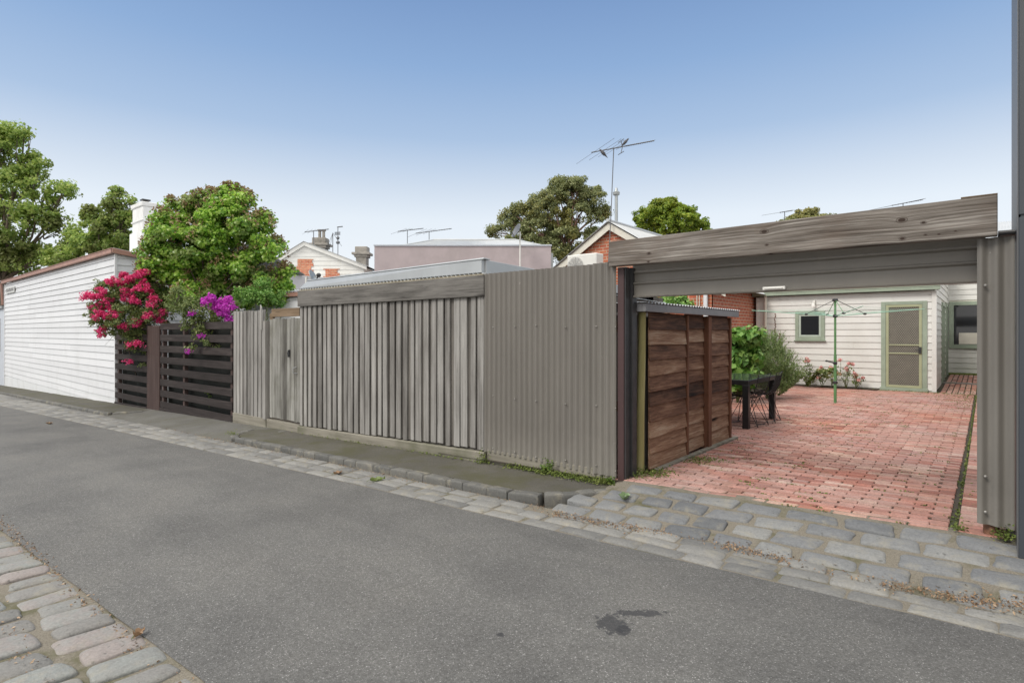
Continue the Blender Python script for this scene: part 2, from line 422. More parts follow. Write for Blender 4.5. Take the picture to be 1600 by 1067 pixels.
def m_lintel():
    t = NT('old_lintel'); t.coord(); sp = t.n('ShaderNodeSeparateXYZ'); t.l(t.tc.outputs['Object'], sp.inputs[0])
    H = None; K = None; RING = None
    for (u, v, rr) in ((1014,396,.020),(1013,409,.014),(1194,362,.028),(1198,383,.014),(1203,397,.012),(1409,344,.028),(1443,348,.016),(1410,373,.018),(1446,367,.010),(1467,366,.009),(1493,361,.008)):
        p = at_y(u, v, 4.955)
        dx = t.math('MULTIPLY', t.math('SUBTRACT', sp.outputs['X'], p.x + 1.4), .62); dz = t.math('SUBTRACT', sp.outputs['Z'], p.z)
        d = t.math('SQRT', t.math('ADD', t.math('MULTIPLY', dx, dx), t.math('MULTIPLY', dz, dz)))
        nd = t.math('DIVIDE', d, rr)
        e = t.math('POWER', 2.718, t.math('MULTIPLY', nd, -.75)); e = t.math('MULTIPLY', e, rr*46)
        k = t.math('SUBTRACT', 1.0, t.math('MULTIPLY', nd, 1.15), True)
        H = e if H is None else t.math('ADD', H, e); K = k if K is None else t.math('MAXIMUM', K, k)
    n0 = t.noise(1.4, 3, .5, t.coord((.5,1,2)))
    z = t.math('ADD', t.math('ADD', t.math('MULTIPLY', sp.outputs['Z'], 50), t.math('MULTIPLY', H, 1.1)), t.math('MULTIPLY', n0, 3.2))
    cb = t.n('ShaderNodeCombineXYZ'); t.l(t.math('MULTIPLY', sp.outputs['X'], .8), cb.inputs[0]); t.l(z, cb.inputs[2])
    g = t.noise(1.3, 6, .62, cb.outputs[0])
    big = t.noise(1.1, 5, .65, t.coord((.6,1,2.4)))
    f = t.math('ADD', t.math('MULTIPLY', t.math('SUBTRACT', g, .5), 1.5), t.math('ADD', t.math('MULTIPLY', t.math('SUBTRACT', big, .5), 1.1), .5))
    col = t.ramp(f, [(.12,(.045,.036,.030)), (.36,(.115,.098,.084)), (.58,(.20,.178,.158)), (.88,(.38,.355,.325))])
    ck = t.ramp(t.noise(1.0, 2, .5, t.coord((1.2,1,75))), [(.68,(0,0,0)), (.71,(.85,.85,.85))]); col = t.mix(ck, col, (.035,.028,.024))
    fg = t.ramp(t.noise(1.0, 4, .6, t.coord((2.2,1,160))), [(.3,(.62,.62,.62)), (.7,(1.28,1.28,1.28))]); col = t.mix(1.0, col, fg, 'MULTIPLY')
    st = t.ramp(t.noise(.9, 6, .7, t.coord((.8,1,1.6))), [(.5,(0,0,0)), (.68,(.5,.5,.5))]); col = t.mix(st, col, (.16,.115,.09))
    kf = t.ramp(K, [(.02,(0,0,0)), (.12,(.8,.8,.8)), (.22,(.25,.25,.25)), (.38,(.35,.35,.35)), (.5,(1,1,1))]); col = t.mix(kf, col, (.045,.031,.025))
    t.color(col); t.rough(.88); t.p.inputs['Specular IOR Level'].default_value = .25; t.bump(t.math('SUBTRACT', g, t.math('MULTIPLY', ck, .5)), .6, .006)
    return t.m
M['gatebeam'] = m_lintel()
M['knot'] = m_plain('knot', (.05,.035,.028), .9, .3, 40)
M['gateboard'] = m_wood('timber_gate_board', [(.2,(.075,.07,.062)), (.5,(.185,.18,.163)), (.8,(.32,.315,.292))], 'z', 40, streak=(.12,.115,.085), contrast=1.7, stretch=.03)
M['brownwood'] = m_wood('brown_stained_timber', [(.25,(.10,.07,.045)), (.6,(.19,.135,.085)), (.9,(.27,.2,.14))], 'x', 40)
M['plinth'] = m_wood('mossy_plinth', [(.25,(.10,.09,.07)), (.55,(.21,.195,.16)), (.85,(.30,.28,.235))], 'x', 30, streak=(.10,.105,.06))
M['slat'] = m_wood('dark_slat', [(.25,(.020,.016,.015)), (.55,(.036,.029,.028)), (.85,(.072,.06,.056))], 'x', 40, island=.4, bump=.2)
M['slatpost'] = m_wood('brown_painted_post', [(.25,(.040,.026,.024)), (.6,(.065,.043,.039)), (.9,(.10,.072,.066))], 'z', 25, bump=.2)
M['shedboard'] = m_wood('shed_board', [(.10,(.018,.011,.009)), (.30,(.062,.033,.022)), (.50,(.145,.075,.047)), (.70,(.25,.15,.095)), (.92,(.38,.29,.21))], 'y', 62, island=.9, bump=.6, stretch=.055, knots=.8)
M['shedpost'] = m_wood('shed_stud', [(.3,(.06,.026,.016)), (.7,(.16,.075,.045))], 'z', 30)
M['log'] = m_wood('treated_log', [(.25,(.16,.14,.055)), (.6,(.28,.25,.11)), (.9,(.38,.35,.19))], 'z', 25, bump=.25)
M['palebatten'] = m_wood('pale_stud', [(.3,(.25,.22,.16)), (.8,(.45,.41,.32))], 'z', 30)
M['taupe'] = m_metal_sheet('taupe_corrugated', (.168,.156,.139), .5, 0, .14, dustband=True)
M['roller'] = m_metal_sheet('roller_slat', (.185,.172,.152), .4, 0, .12, (.35,.33,.3))
M['zinc'] = m_metal_sheet('zinc_capping', (.42,.44,.45), .4, .25, .12, (.6,.62,.63))
M['whiteroof'] = m_metal_sheet('pale_roof_sheet', (.50,.515,.52), .45, .1, .1, (.5,.5,.48))
M['galv'] = m_metal_sheet('galvanised', (.38,.40,.40), .4, .6, .2)
M['maroon'] = m_metal_sheet('maroon_steel', (.060,.030,.030), .5, 0, .25, (.15,.09,.07))
M['rust'] = m_plain('rusty_steel', (.17,.085,.05), .8, .5, 25, 0, .4, (.07,.045,.035))
M['darksteel'] = m_plain('dark_steel', (.035,.035,.037), .5, .2, 12)
M['white'] = m_paint('white_weatherboard', (.67,.68,.70), grime=(.40,.40,.39))
M['whiteplinth'] = m_paint('white_plinth', (.72,.74,.76), amt=.3)
M['cream'] = m_paint('cream_weatherboard', (.68,.68,.65), grime=(.42,.40,.33), amt=.3)
M['creamtrim'] = m_plain('cream_trim', (.66,.63,.55), .5, .08)
M['sage'] = m_plain('sage_trim', (.30,.36,.28), .45, .1, 5, dirt=(.24,.28,.22))
M['sagedoor'] = m_plain('sage_door_frame', (.36,.38,.24), .4, .08, 5)
M['gutterpink'] = m_plain('pinkish_gutter', (.36,.20,.155), .5, .15, 4, dirt=(.26,.15,.12))
M['annex'] = m_paint('blue_grey_paint', (.52,.56,.62))
M['pinkwall'] = m_plain('mauve_render', (.44,.375,.385), .85, .07, 2, bump=.2, dirt=(.38,.33,.33))
M['brick'] = m_brick('red_brick', (.42,.105,.055), (.52,.17,.085), (.50,.40,.30), 'x')
M['brickside'] = m_brick('red_brick_side', (.40,.105,.06), (.50,.16,.085), (.48,.38,.30), 'y')
M['brickpatch'] = m_brick('old_chimney_brick', (.45,.11,.055), (.55,.22,.12), (.50,.36,.26), 'x', .22, .08)
M['chimneygrey'] = m_plain('grey_render', (.30,.28,.25), .9, .25, 6, dirt=(.16,.15,.13), bump=.3)
M['chimneywhite'] = m_paint('white_painted_masonry', (.76,.76,.75), amt=.45)
M['glass'] = m_glass('window_glass')
M['greydoor'] = m_plain('inner_door', (.12,.115,.10), .6, .1)
M['mesh'] = m_plain('security_mesh', (.30,.28,.23), .5, .1)
M['black'] = m_plain('black_paint', (.018,.018,.019), .4, .2)
M['smoke'] = m_glass('smoked_glass', (.045,.055,.05)); M['smoke'].node_tree.nodes['Principled BSDF'].inputs['Roughness'].default_value = .09
M['greenpaint'] = m_plain('green_enamel', (.11,.25,.10), .45, .15, 20, dirt=(.16,.27,.14))
M['greenline'] = m_plain('pale_green_line', (.30,.52,.40), .5, .1)
M['ac'] = m_plain('white_plastic', (.72,.71,.67), .45, .05, 4)
M['grille'] = m_plain('grille_grey', (.30,.30,.30), .5, .1)
M['alu'] = m_plain('aluminium', (.30,.31,.33), .4, .15, 20, .6)
M['antenna'] = m_plain('antenna_grey', (.16,.165,.175), .5, .2, 20, .3)
M['darkwall'] = m_plain('charcoal_cladding', (.045,.052,.062), .45, .08, 1.5, bump=.03)
M['litside'] = m_plain('lit_side_grey', (.11,.112,.118), .45, .06, 2)
M['shade'] = m_plain('gap_shade_sheet', (.012,.014,.012), .9, .4, 30)
M['bark'] = m_plain('bark', (.13,.10,.075), .9, .35, 12, bump=.5)
M['redbark'] = m_plain('red_bark', (.30,.18,.14), .8, .35, 3, bump=.4)
M['stem'] = m_plain('green_stem', (.12,.14,.05), .7, .2)
M['bird'] = m_plain('bird_grey', (.09,.09,.10), .7, .4, 60)
M['sign'] = m_plain('pale_sign', (.60,.61,.60), .5, .04)
M['ink'] = m_plain('sign_ink', (.12,.12,.13), .6, .1)
M['screw'] = m_plain('screw_head', (.30,.29,.27), .45, .2, 30, .5)
M['litter'] = m_leaf('dry_leaf_litter', [(.1,(.10,.06,.035)), (.5,(.25,.15,.08)), (.9,(.42,.31,.20))], .1)
M['l_orn'] = m_leaf('glossy_heart_leaf', [(.12,(.07,.17,.03)), (.35,(.20,.40,.05)), (.6,(.42,.64,.09)), (.85,(.66,.80,.25))], .52, (.30,.38,.12), .9, .32)
M['l_tip'] = m_leaf('pink_new_leaf', [(.2,(.20,.12,.06)), (.5,(.34,.22,.12)), (.9,(.42,.40,.17))], .3)
M['l_plane'] = m_leaf('plane_leaf', [(.12,(.16,.25,.07)), (.4,(.33,.47,.11)), (.7,(.52,.62,.17)), (.95,(.68,.72,.30))], .58, (.23,.26,.08), .35)
M['l_gum'] = m_leaf('gum_leaf', [(.12,(.13,.16,.08)), (.5,(.28,.32,.13)), (.9,(.50,.50,.24))], .45, (.36,.34,.11), .3)
M['l_bush'] = m_leaf('dense_leaf', [(.12,(.08,.15,.02)), (.5,(.25,.37,.04)), (.9,(.55,.60,.08))], .45, (.28,.32,.03), .4)
M['l_boug'] = m_leaf('vine_leaf', [(.12,(.07,.11,.03)), (.5,(.18,.24,.07)), (.9,(.36,.40,.15))], .4)
M['f_mag'] = m_leaf('magenta_bract', [(.1,(.5,.03,.13)), (.5,(.8,.05,.23)), (.9,(.9,.16,.36))], .4)
M['f_pur'] = m_leaf('purple_bract', [(.1,(.38,.02,.36)), (.5,(.62,.04,.56)), (.9,(.76,.14,.68))], .45)
M['l_rose'] = m_leaf('needle_leaf', [(.12,(.12,.21,.06)), (.5,(.27,.39,.14)), (.9,(.46,.54,.24))], .4)
M['l_broad'] = m_leaf('broad_green_leaf', [(.12,(.06,.17,.03)), (.5,(.17,.35,.06)), (.9,(.36,.52,.14))], .35)
M['f_rose'] = m_leaf('pink_petal', [(.1,(.70,.30,.30)), (.5,(.80,.45,.42)), (.9,(.85,.62,.58))], .3)
M['weed'] = m_leaf('weed_green', [(.1,(.06,.11,.02)), (.5,(.12,.20,.035)), (.9,(.23,.30,.07))], .3)
M['mossy'] = m_leaf('moss', [(.1,(.06,.09,.015)), (.5,(.12,.16,.03)), (.9,(.2,.22,.06))], .1, rough=.9)

# ------------------------------------------------------------------ ground surfaces
YE = [(-60,2.95), (-34,3.0), (-21.6,3.2), (-12.4,3.48), (-5.9,3.64), (0,3.70), (12,3.74)]   # gutter side edge of the road
def edge(x):
    for (a, ya), (b, yb) in zip(YE, YE[1:]):
        if x <= b: return ya + (yb - ya) * max(0, (x - a) / (b - a))
    return YE[-1][1]
YL = 1.0
def YLf(x): return max(.3, min(1.2, 1.09 + .038*(x + 2.49)))
def zgut(x): return G(x) - .12
def yz(x, y):
    s = max(0, min(1, 1 - (y - 5) / 4))
    b = .028 * (x + 2.76) * s
    if y > 17.3 and x > -1.0: b += .028 * (y - 17.3)
    return b + .012 * mnoise.noise(Vector((x * .8, y * .8, 0)))
def smooth01(t): t = max(0, min(1, t)); return t * t * (3 - 2 * t)
def GP(x): return G(x) - .05
def ishaped(x):   # 1 where there is a raised path, 0 at crossovers
    return (1 - smooth01((x + 3.25) / .3)) * smooth01((x + 9.75) / .25) + (1 - smooth01((x + 15.6) / .4))
def S(x, y):
    yl = YLf(x)
    if y <= yl: return zgut(x) + (yl - y) * .03
    if y <= edge(x): return zgut(x) + .035 * math.sin(math.pi * (y - yl) / (edge(x) - yl))
    if y <= 4.15: return zgut(x)
    return zgut(x) + (G(x) - zgut(x)) * min(1, (y - 4.15) / .85)

b = MB()
xs = [-400,-200,-100,-60] + [ -45 + i for i in range(0, 58)] + [30,80,200,400]
ys = [-400,-150,-60,-20,-5,0,5,6,12,30,60,150,400]
n = len(ys)
b.add([(x, y, G(x) - .32) for x in xs for y in ys], [(i*n+j,(i+1)*n+j,(i+1)*n+j+1,i*n+j+1) for i in range(len(xs)-1) for j in range(n-1)])
tag(b.build('ground', M['soil']), kind='structure')

b = MB()
xs = [-60 + i for i in range(0, 45)] + [-15 + .25*i for i in range(1, 93)] + [9, 10, 12]
ys_t = [i / 10 for i in range(11)]
vs = []; 
for x in xs:
    for t_ in ys_t:
        y0 = YLf(x) + .012 * mnoise.noise(Vector((x*3, 0, 1))); y1 = edge(x) + .012 * mnoise.noise(Vector((x*3, 5, 1)))
        y = y0 + (y1 - y0) * t_
        vs.append((x, y, S(x, min(max(y, YLf(x)+1e-3), edge(x)-1e-3)) + .004))
n = 11
b.add(vs, [(i*n+j,(i+1)*n+j,(i+1)*n+j+1,i*n+j+1) for i in range(len(xs)-1) for j in range(n-1)])
tag(b.build('road', M['asphalt'], smooth=60), kind='structure')

def stone(mb, cx, cy, l, w, h, z, rot=0, slope=(0,0), rnd=.5, seg=5, jit=.012):
    """one rounded sett: l along x, w along y, top at z, sides down by h"""
    r = R_; cr_, sr = math.cos(rot), math.sin(rot)
    outline = []
    corners = [(-.5,-.5),(.5,-.5),(.5,.5),(-.5,.5)]
    jc = [(a*l + r.uniform(-jit, jit), c*w + r.uniform(-jit, jit)) for a, c in corners]
    rr = min(l, w) * .5 * rnd
    for i in range(4):
        p = Vector(jc[i]); a = Vector(jc[i-1]); c = Vector(jc[(i+1) % 4])
        da = (a - p).normalized(); dc = (c - p).normalized()
        for k in range(seg):
            t_ = k / (seg - 1)
            q = (p + da*rr)*(1-t_)**2 + p*2*t_*(1-t_) + (p + dc*rr)*t_**2
            outline.append(q)
        mid = (p + c) / 2 ; off = Vector((-(c-p).y, (c-p).x)).normalized() * r.uniform(-.3, .3) * jit
        outline.append(mid + off)
    m = len(outline); vs = []; tilt = (r.uniform(-.02,.02), r.uniform(-.02,.02)); dome = r.uniform(.004, .010)
    for (s_, dz) in ((1.0, -h), (1.0, -.35*h*.5-.006), (.965, -.007), (.88, -.001), (.5, dome)):
        for q in outline:
            x = q.x * s_; y = q.y * s_
            zz = z + dz + slope[0]*x + slope[1]*y + tilt[0]*x + tilt[1]*y + (r.uniform(-.0012,.0012) if s_ < .95 else 0)
            vs.append((cx + x*cr_ - y*sr, cy + x*sr + y*cr_, zz))
    fs = []
    for i in range(4):
        for k in range(m):
            a = i*m+k; c = i*m+(k+1)%m; fs.append((a,c,c+m,a+m))
    fs.append(tuple(4*m+k for k in range(m)))
    mb.add(vs, fs)

# gutter of flat laid stones along the road
b = MB()
xs = [-60 + i for i in range(0, 45)] + [-15 + .25*i for i in range(1, 93)] + [9, 10, 12]
vs = []; 
for x in xs:
    for y in (edge(x) - .02, edge(x) + .12, edge(x) + .25, 4.0, 4.16):
        vs.append((x, y, S(x, 3.9) - .003))
n = 5
b.add(vs, [(i*n+j,(i+1)*n+j,(i+1)*n+j+1,i*n+j+1) for i in range(len(xs)-1) for j in range(n-1)])
g0 = tag(b.build('gutter_bed', M['sand']), kind='structure')
b = MB()
for row in range(3):
    x = -46 + R_.random()*.3
    while x < 6:
        l = R_.uniform(.26, .42); c = x + l/2; e = edge(c); wd = (4.14 - e - .02) / 3
        y = e + .02 + wd*(row+.5)
        dz = R_.uniform(-.004, .006)
        if not (-3.2 < c and row == 2 and R_.random() < .25):
            stone(b, c, y, l - .012, wd - .010, .03, S(c, 3.9) + .006 + dz, R_.uniform(-.03,.03), (.028, 0), .28, 3, .012)
        x += l
tag(b.build('gutter', M['gutterstone'], smooth=50), kind='structure')

# stone crossover in front of the opening: large bluestone setts rising from gutter to brick paving
b = MB(); b.grid(lambda a, c: (-3.3 + a*6.3, 4.1 + c*1.02, S(-3.3 + a*6.3, 4.1 + c*1.02) - .006 - .075*(1-smooth01((-3.3 + a*6.3 + 3.0)/.25)) + .010*mnoise.noise(Vector((a*20, c*4, 0)))), 90, 12)
tag(b.build('driveway_bed', M['sand'], smooth=60), kind='structure')
b = MB()
rows = [(4.22,.20), (4.435,.205), (4.65,.20), (4.855,.19)]
for ri, (yc, wd) in enumerate(rows):
    x = [-3.02, -3.0, -2.75, -2.62][ri]
    while x < 2.6:
        l = R_.uniform(.27, .40); c = x + l/2
        yy = yc + .012*mnoise.noise(Vector((c, ri, 3)))
        stone(b, c, yy, l - .022 - R_.uniform(0,.03), wd - .024 - R_.uniform(0,.02), .05, S(c, yy) + R_.uniform(.003, .013), R_.uniform(-.06,.06), (.028, .14), .34, 5, .022)
        x += l
tag(b.build('driveway', M['bluestone'], smooth=55), kind='structure')

# left hand side of the lane: setts laid across
b = MB(); b.grid(lambda a, c: (-30 + a*38, -3.4 + c*(YLf(-30 + a*38) + 3.42), S(-30 + a*38, min(YLf(-30 + a*38), -3.4 + c*(YLf(-30 + a*38)+3.42)) - 1e-3) - (.010 if c < .99 else .0) + .008*mnoise.noise(Vector((a*60, c*9, 0)))), 190, 22)
tag(b.build('verge_bed', M['sand'], smooth=60), kind='structure')
b = MB()
for row in range(10):
    x = -16 + R_.random()*.2
    while x < 2.5:
        w_ = R_.choice((R_.uniform(.17,.22), R_.uniform(.2,.27), R_.uniform(.22,.29))); c = x + w_/2
        lw = R_.uniform(.25, .32); yc = YLf(c) - .008 - lw/2 if row == 0 else YLf(c) - .15 - row*.325 + R_.uniform(-.035,.035)
        if R_.random() > .03:
            stone(b, c, yc, w_ - .018 - R_.uniform(0,.012), lw, .05, S(c, yc) + R_.uniform(-.002,.014), R_.uniform(-.09,.09), (.028,-.03), .42, 5, .018)
        x += w_
tag(b.build('lane_setts', M['palestone'], smooth=55), kind='structure')

# footpaths
def path_sheet(name, x0, x1, fy0, mat):
    b = MB(); nx = max(4, int((x1-x0)/.15)); ny = 8
    def f(a, c):
        x = x0 + (x1-x0)*a; y0 = fy0(x); y = y0 + (5.12-y0)*c
        return (x, y, GP(x) + .012*mnoise.noise(Vector((x*.9,y*2,0))) + .012*c - .006)
    b.grid(f, nx, ny)
    # kerb-side skirt
    b.grid(lambda a, c: (x0+(x1-x0)*a, fy0(x0+(x1-x0)*a), GP(x0+(x1-x0)*a) - .10 + .094*c + .012*mnoise.noise(Vector(((x0+(x1-x0)*a)*.9, fy0(x0+(x1-x0)*a)*2, 0)))*c), nx, 1)
    return tag(b.build(name, mat, smooth=40), kind='structure')
def kerb_in(x):      # inner line of the kerb on the near path, rounding at both ends
    y = 4.285
    if x > -3.45: y = 4.285 + .62*((x+3.45)/.66)**1.7 if x < -2.79 else 4.905
    if x < -9.25: y = 4.285 + .8*((-9.25-x)/.8)**2
    return min(y, 5.1)
path_sheet('path', -10.05, -2.79, kerb_in, M['path'])
def kerb_in2(x):
    return 4.25 if x < -16.0 else min(5.1, 4.25 + .85*((x+16.0)/.7)**2)
path_sheet('path', -46, -15.3, kerb_in2, M['path'])
b = MB()
def kerb_run(fn, x0, x1, dirn):
    x = x0
    while x < x1:
        l = R_.uniform(.24, .36) if x < -3.5 else .15
        c = x + l*.4
        dx = .02; sl_ = (fn(c+dx) - fn(c-dx)) / (2*dx); a = math.atan(sl_)
        step = l * math.cos(a); c = x + step/2
        nx, ny = math.sin(a), -math.cos(a)
        stone(b, c + nx*.062, fn(c) + ny*.062, l - .003 + (.035 if l == .15 else 0), .125, .13, GP(c) + .003 + R_.uniform(-.004,.002), a + R_.uniform(-.012,.012), (.028*math.cos(a), -.04), .12, 4, .006)
        x += step
kerb_run(kerb_in, -9.95, -2.86, 1); kerb_run(kerb_in2, -46, -15.45, 1)
tag(b.build('kerb', M['kerbstone'], smooth=50), kind='structure')
# sloping crossover before the slat fence
b = MB(); b.grid(lambda a, c: (-15.75 + a*6.6, 4.10 + c*1.0, S(-15.75 + a*6.6, 4.12 + c*1.0) + .004 - .05*c + .012*mnoise.noise(Vector((a*5, c*2, 7)))), 40, 10)
tag(b.build('crossover', M['crossover'], smooth=60), kind='structure')

# rear yard: bed sheet and every brick as relief in one pavement
b = MB(); b.grid(lambda a, c: (-5.4 + a*5.75, 5.0 + c*18.3, yz(-5.4 + a*5.75, 5.0 + c*18.3) - .014), 60, 160)
tag(b.build('yard_bed', M['joint'], smooth=60), kind='structure')
b = MB()
def paver(cx, cy, l, w, rot=0.0):
    j = .0028; r = R_; cr_, sr = math.cos(rot), math.sin(rot)
    dz = r.uniform(-.003,.003); tx, ty = r.uniform(-.012,.012), r.uniform(-.02,.02)
    vs = []
    for (s_, h) in ((0, -.03), (0, -.005), (.005, 0)):
        for a, c in ((-1,-1),(1,-1),(1,1),(-1,1)):
            x = a*(l/2 - s_) + r.uniform(-j,j)*(s_ > 0); y = c*(w/2 - s_) + r.uniform(-j,j)*(s_ > 0)
            X = cx + x*cr_ - y*sr; Y = cy + x*sr + y*cr_
            vs.append((X, Y, yz(X, Y) + h + dz + tx*x + ty*y))
    fs = []
    for i in range(2):
        for k in range(4):
            a = i*4+k; c = i*4+(k+1)%4; fs.append((a,c,c+4,a+4))
    fs.append((8,9,10,11)); b.add(vs, fs)
y = 5.06; row = 0
while y < 17.25:
    xl = -4.9 if y > 7.9 else -2.86
    x = -.20 - (.1225 if row % 2 else 0) + R_.uniform(-.01,.01)
    yy = y
    if row % 2: paver(-.20 - .057, yy + .012*mnoise.noise(Vector((-.2, y*.8, 9))), .108, .0715, 0)
    while x > xl:
        c = x - .1225; w_ = .02*mnoise.noise(Vector((c*.5, y*.5, 9)))
        paver(c + R_.uniform(-.004,.004), yy + w_ + R_.uniform(-.002,.002), .2365 - R_.random()*.006, .0690, R_.uniform(-.012,.012)); x -= .245
    paver(-.02 + .0, yy + .006, .26, .0715, R_.uniform(-.02,.02)) 
    y += .0865; row += 1
y = 17.35
k_ = 0
while y < 23.1:
    for i in range(9):
        paver(-.80 + i*.115, y + (.11 if i % 2 else 0), .095, .215, 0)
    y += .228
tag(b.build('brick_paving', M['paver']), kind='structure')
b = MB(); b.box(-.9, .15, 19.6, 19.72, .0, .1)
tag(b.build('paving_step', M['gutterstone'], bevel=.01), kind='structure')
# garden bed edging along the back wall
b = MB(); b.grid(lambda a, c: (-5.1 + a*3.0, 16.95 + c*.35, .015 + .02*mnoise.noise(Vector((a*9,c*3,1)))), 20, 3)
b.grid(lambda a, c: (-5.15 + a*.9, 8.0 + c*9, .02 + .03*mnoise.noise(Vector((a*3,c*9,1)))), 4, 40)
tag(b.build('garden_bed', M['soil'], smooth=60), kind='structure')

# ------------------------------------------------------------------ wall building helpers
def lap_wall(mb, A, B, z0, z1, pitch, out, t=.024, openings=(), blen=(2.4, 4.5), zt=None, wob=.0025, sag=None):
    """lapped boards from A to B (xy); out = outward normal; openings = (s0, s1, z0, z1)"""
    A = Vector((A[0], A[1], 0)); B = Vector((B[0], B[1], 0)); L = (B-A).length; d = (B-A).normalized(); o = Vector((out[0], out[1], 0))
    nrow = int(math.ceil((z1 - z0) / pitch))
    for k in range(nrow):
        za = z0 + k*pitch; zb = min(za + pitch + .012, z1 + .012)
        iv = [(0.0, L)]
        for (s0, s1, oz0, oz1) in openings:
            if za + pitch*.5 > oz0 and za + pitch*.5 < oz1:
                nv = []
                for (p, q) in iv:
                    if s1 <= p or s0 >= q: nv.append((p, q))
                    else:
                        if s0 > p: nv.append((p, s0))
                        if s1 < q: nv.append((s1, q))
                iv = nv
        for (p, q) in iv:
            s = p
            while s < q - 1e-4:
                e = min(q, s + R_.uniform(*blen))
                if q - e < .4: e = q
                ja, jb = R_.uniform(-wob, wob), R_.uniform(-wob, wob)
                def zl(ss, base): return base + (sag(ss, base) if sag else 0)
                if zt:
                    ta, tb = zt(s), zt(e)
                    if za > max(ta, tb): s = e; continue
                    zba, zbb = min(zb, max(ta, za+.001)), min(zb, max(tb, za+.001))
                else: zba = zbb = zb
                g = .0012
                pa = A + d*(s+g); pb = A + d*(e-g)
                za1, za2 = zl(s, za) + ja, zl(e, za) + jb
                mb.hexa([pa + o*t + Vector((0,0,za1)), pb + o*t + Vector((0,0,za2)), pb + Vector((0,0,za2)), pa + Vector((0,0,za1)),
                         pa + o*.005 + Vector((0,0,zl(s,zba)+ja)), pb + o*.005 + Vector((0,0,zl(e,zbb)+jb)), pb + Vector((0,0,zl(e,zbb)+jb)), pa + Vector((0,0,zl(s,zba)+ja))])
                s = e
def corrugated(mb, A, B, z0, z1, out, pitch=.076, amp=.014, n=10, rows=1, zf=None, warp=0):
    """vertical sheet from A to B; z0, z1 numbers or functions of s"""
    A = Vector((A[0], A[1], 0)); B = Vector((B[0], B[1], 0)); L = (B-A).length; d = (B-A).normalized(); o = Vector((out[0], out[1], 0))
    m = max(2, int(L / pitch * n))
    def f(a, c):
        s = L*a; lo = z0(s) if callable(z0) else z0; hi = z1(s) if callable(z1) else z1
        z = lo + (hi-lo)*c
        w = warp*mnoise.noise(Vector((s*2.2, z*1.6, 4.2))) if warp else 0
        p = A + d*s + o*(amp*math.sin(2*math.pi*s/pitch) + amp + w); return (p.x, p.y, z)
    mb.grid(f, m, rows)
def corr_roof(mb, P, U, V, pitch=.076, amp=.009, n=6, th=.0):
    """sheet with corner P, U across the corrugations, V along them"""
    P = Vector(P); U = Vector(U); V = Vector(V); L = U.length; N = U.cross(V).normalized()
    if N.z < 0: N = -N
    m = max(2, int(L/pitch*n))
    mb.grid(lambda a, c: P + U*a + V*c + N*(amp*math.sin(2*math.pi*a*L/pitch)), m, 1)
FY = 5.06

# ------------------------------------------------------------------ white weatherboard house at the left
h = thing('weatherboard_house', 'long white weatherboard house with pinkish brown gutter along the lane', 'house', (-26, 6.5, -.7))
b = MB(); b.box(-33.6, -18.4, FY+.03, 8.2, -1.1, 3.60); b.build('wall_core', M['whiteplinth'], h)
b = MB()
sag = lambda s, z: (-.012*s*max(0, (.9 - z)) * .6 + .01*math.sin(s*.9)*max(0, .9-z))
lap_wall(b, (-33.6, FY+.03), (-18.4, FY+.03), -.42, 3.62, .187, (0,-1), .03, blen=(4,6), sag=sag)
lap_wall(b, (-18.4, FY+.03), (-18.4, 8.2), -.42, 3.62, .187, (1,0), .03)
b.build('weatherboards', M['white'], h)
b = MB(); b.hexa([(-33.6,FY+.012,-1.1),(-18.4,FY+.012,-.75),(-18.4,FY+.028,-.75),(-33.6,FY+.028,-1.1),(-33.6,FY+.012,-.50),(-18.4,FY+.012,-.34),(-18.4,FY+.028,-.34),(-33.6,FY+.028,-.50)])
b.build('plinth', M['whiteplinth'], h)
for q in ((-18.42,-18.36,FY-.012,FY+.05,-.5,3.62), (-33.66,-33.58,FY-.012,FY+.05,-1.0,3.62)):
    b = MB(); b.box(*q); b.build('corner_board', M['white'], h, bevel=.003)
b = MB()
b.box(-33.8,-18.30,FY-.10,FY-.005,3.63,3.76); b.box(-33.8,-18.28,FY-.115,FY-.10,3.74,3.765)
b.hexa([(-18.36,FY-.10,3.63),(-18.27,FY-.10,3.63),(-18.27,8.3,3.18),(-18.36,8.3,3.18),(-18.36,FY-.10,3.76),(-18.27,FY-.10,3.76),(-18.27,8.3,3.31),(-18.36,8.3,3.31)])
b.build('gutter', M['gutterpink'], h, bevel=.01)
b = MB(); b.tube([(-33.95,FY-.07,3.65),(-33.95,FY-.05,3.5),(-33.85,FY-.02,2.7)], .05, 8); b.build('downpipe', M['gutterpink'], h, smooth=40)
b = MB(); corr_roof(b, (-33.8, FY-.06, 3.77), (15.5,0,0), (0,3.3,-.48)); b.build('roof', M['whiteroof'], h, smooth=60)

h2 = thing('cottage', 'white gabled cottage with tall painted chimney behind the long weatherboard house', 'house', (-26, 12, -.7))
b = MB(); b.box(-31,-22.5,8.4,16,-1,3.9); b.build('wall', M['white'], h2)
b = MB()
corr_roof(b, (-31.2,8.2,3.9), (9,0,0), (0,2.4,1.1)); corr_roof(b, (-31.2,13.0,3.9), (9,0,0), (0,-2.4,1.1))
rf = b.build('roof', M['whiteroof'], h2, smooth=60)
b = MB(); b.box(-27.4,-26,8.05,8.62,3.5,5.55); b.box(-27.2,-26.0,8.1,8.6,5.55,6.55); b.box(-27.25,-25.95,8.05,8.65,5.95,6.02); b.box(-27.25,-25.95,8.05,8.65,6.55,6.72)
ch = b.build('chimney', M['chimneywhite'], h2, bevel=.02)
b = MB(); b.tube([(-26.5,8.35,6.7),(-26.5,8.35,6.85)], .08); b.box(-26.65,-26.35,8.2,8.5,6.85,6.9); b.build('chimney_cap', M['darksteel'], ch)

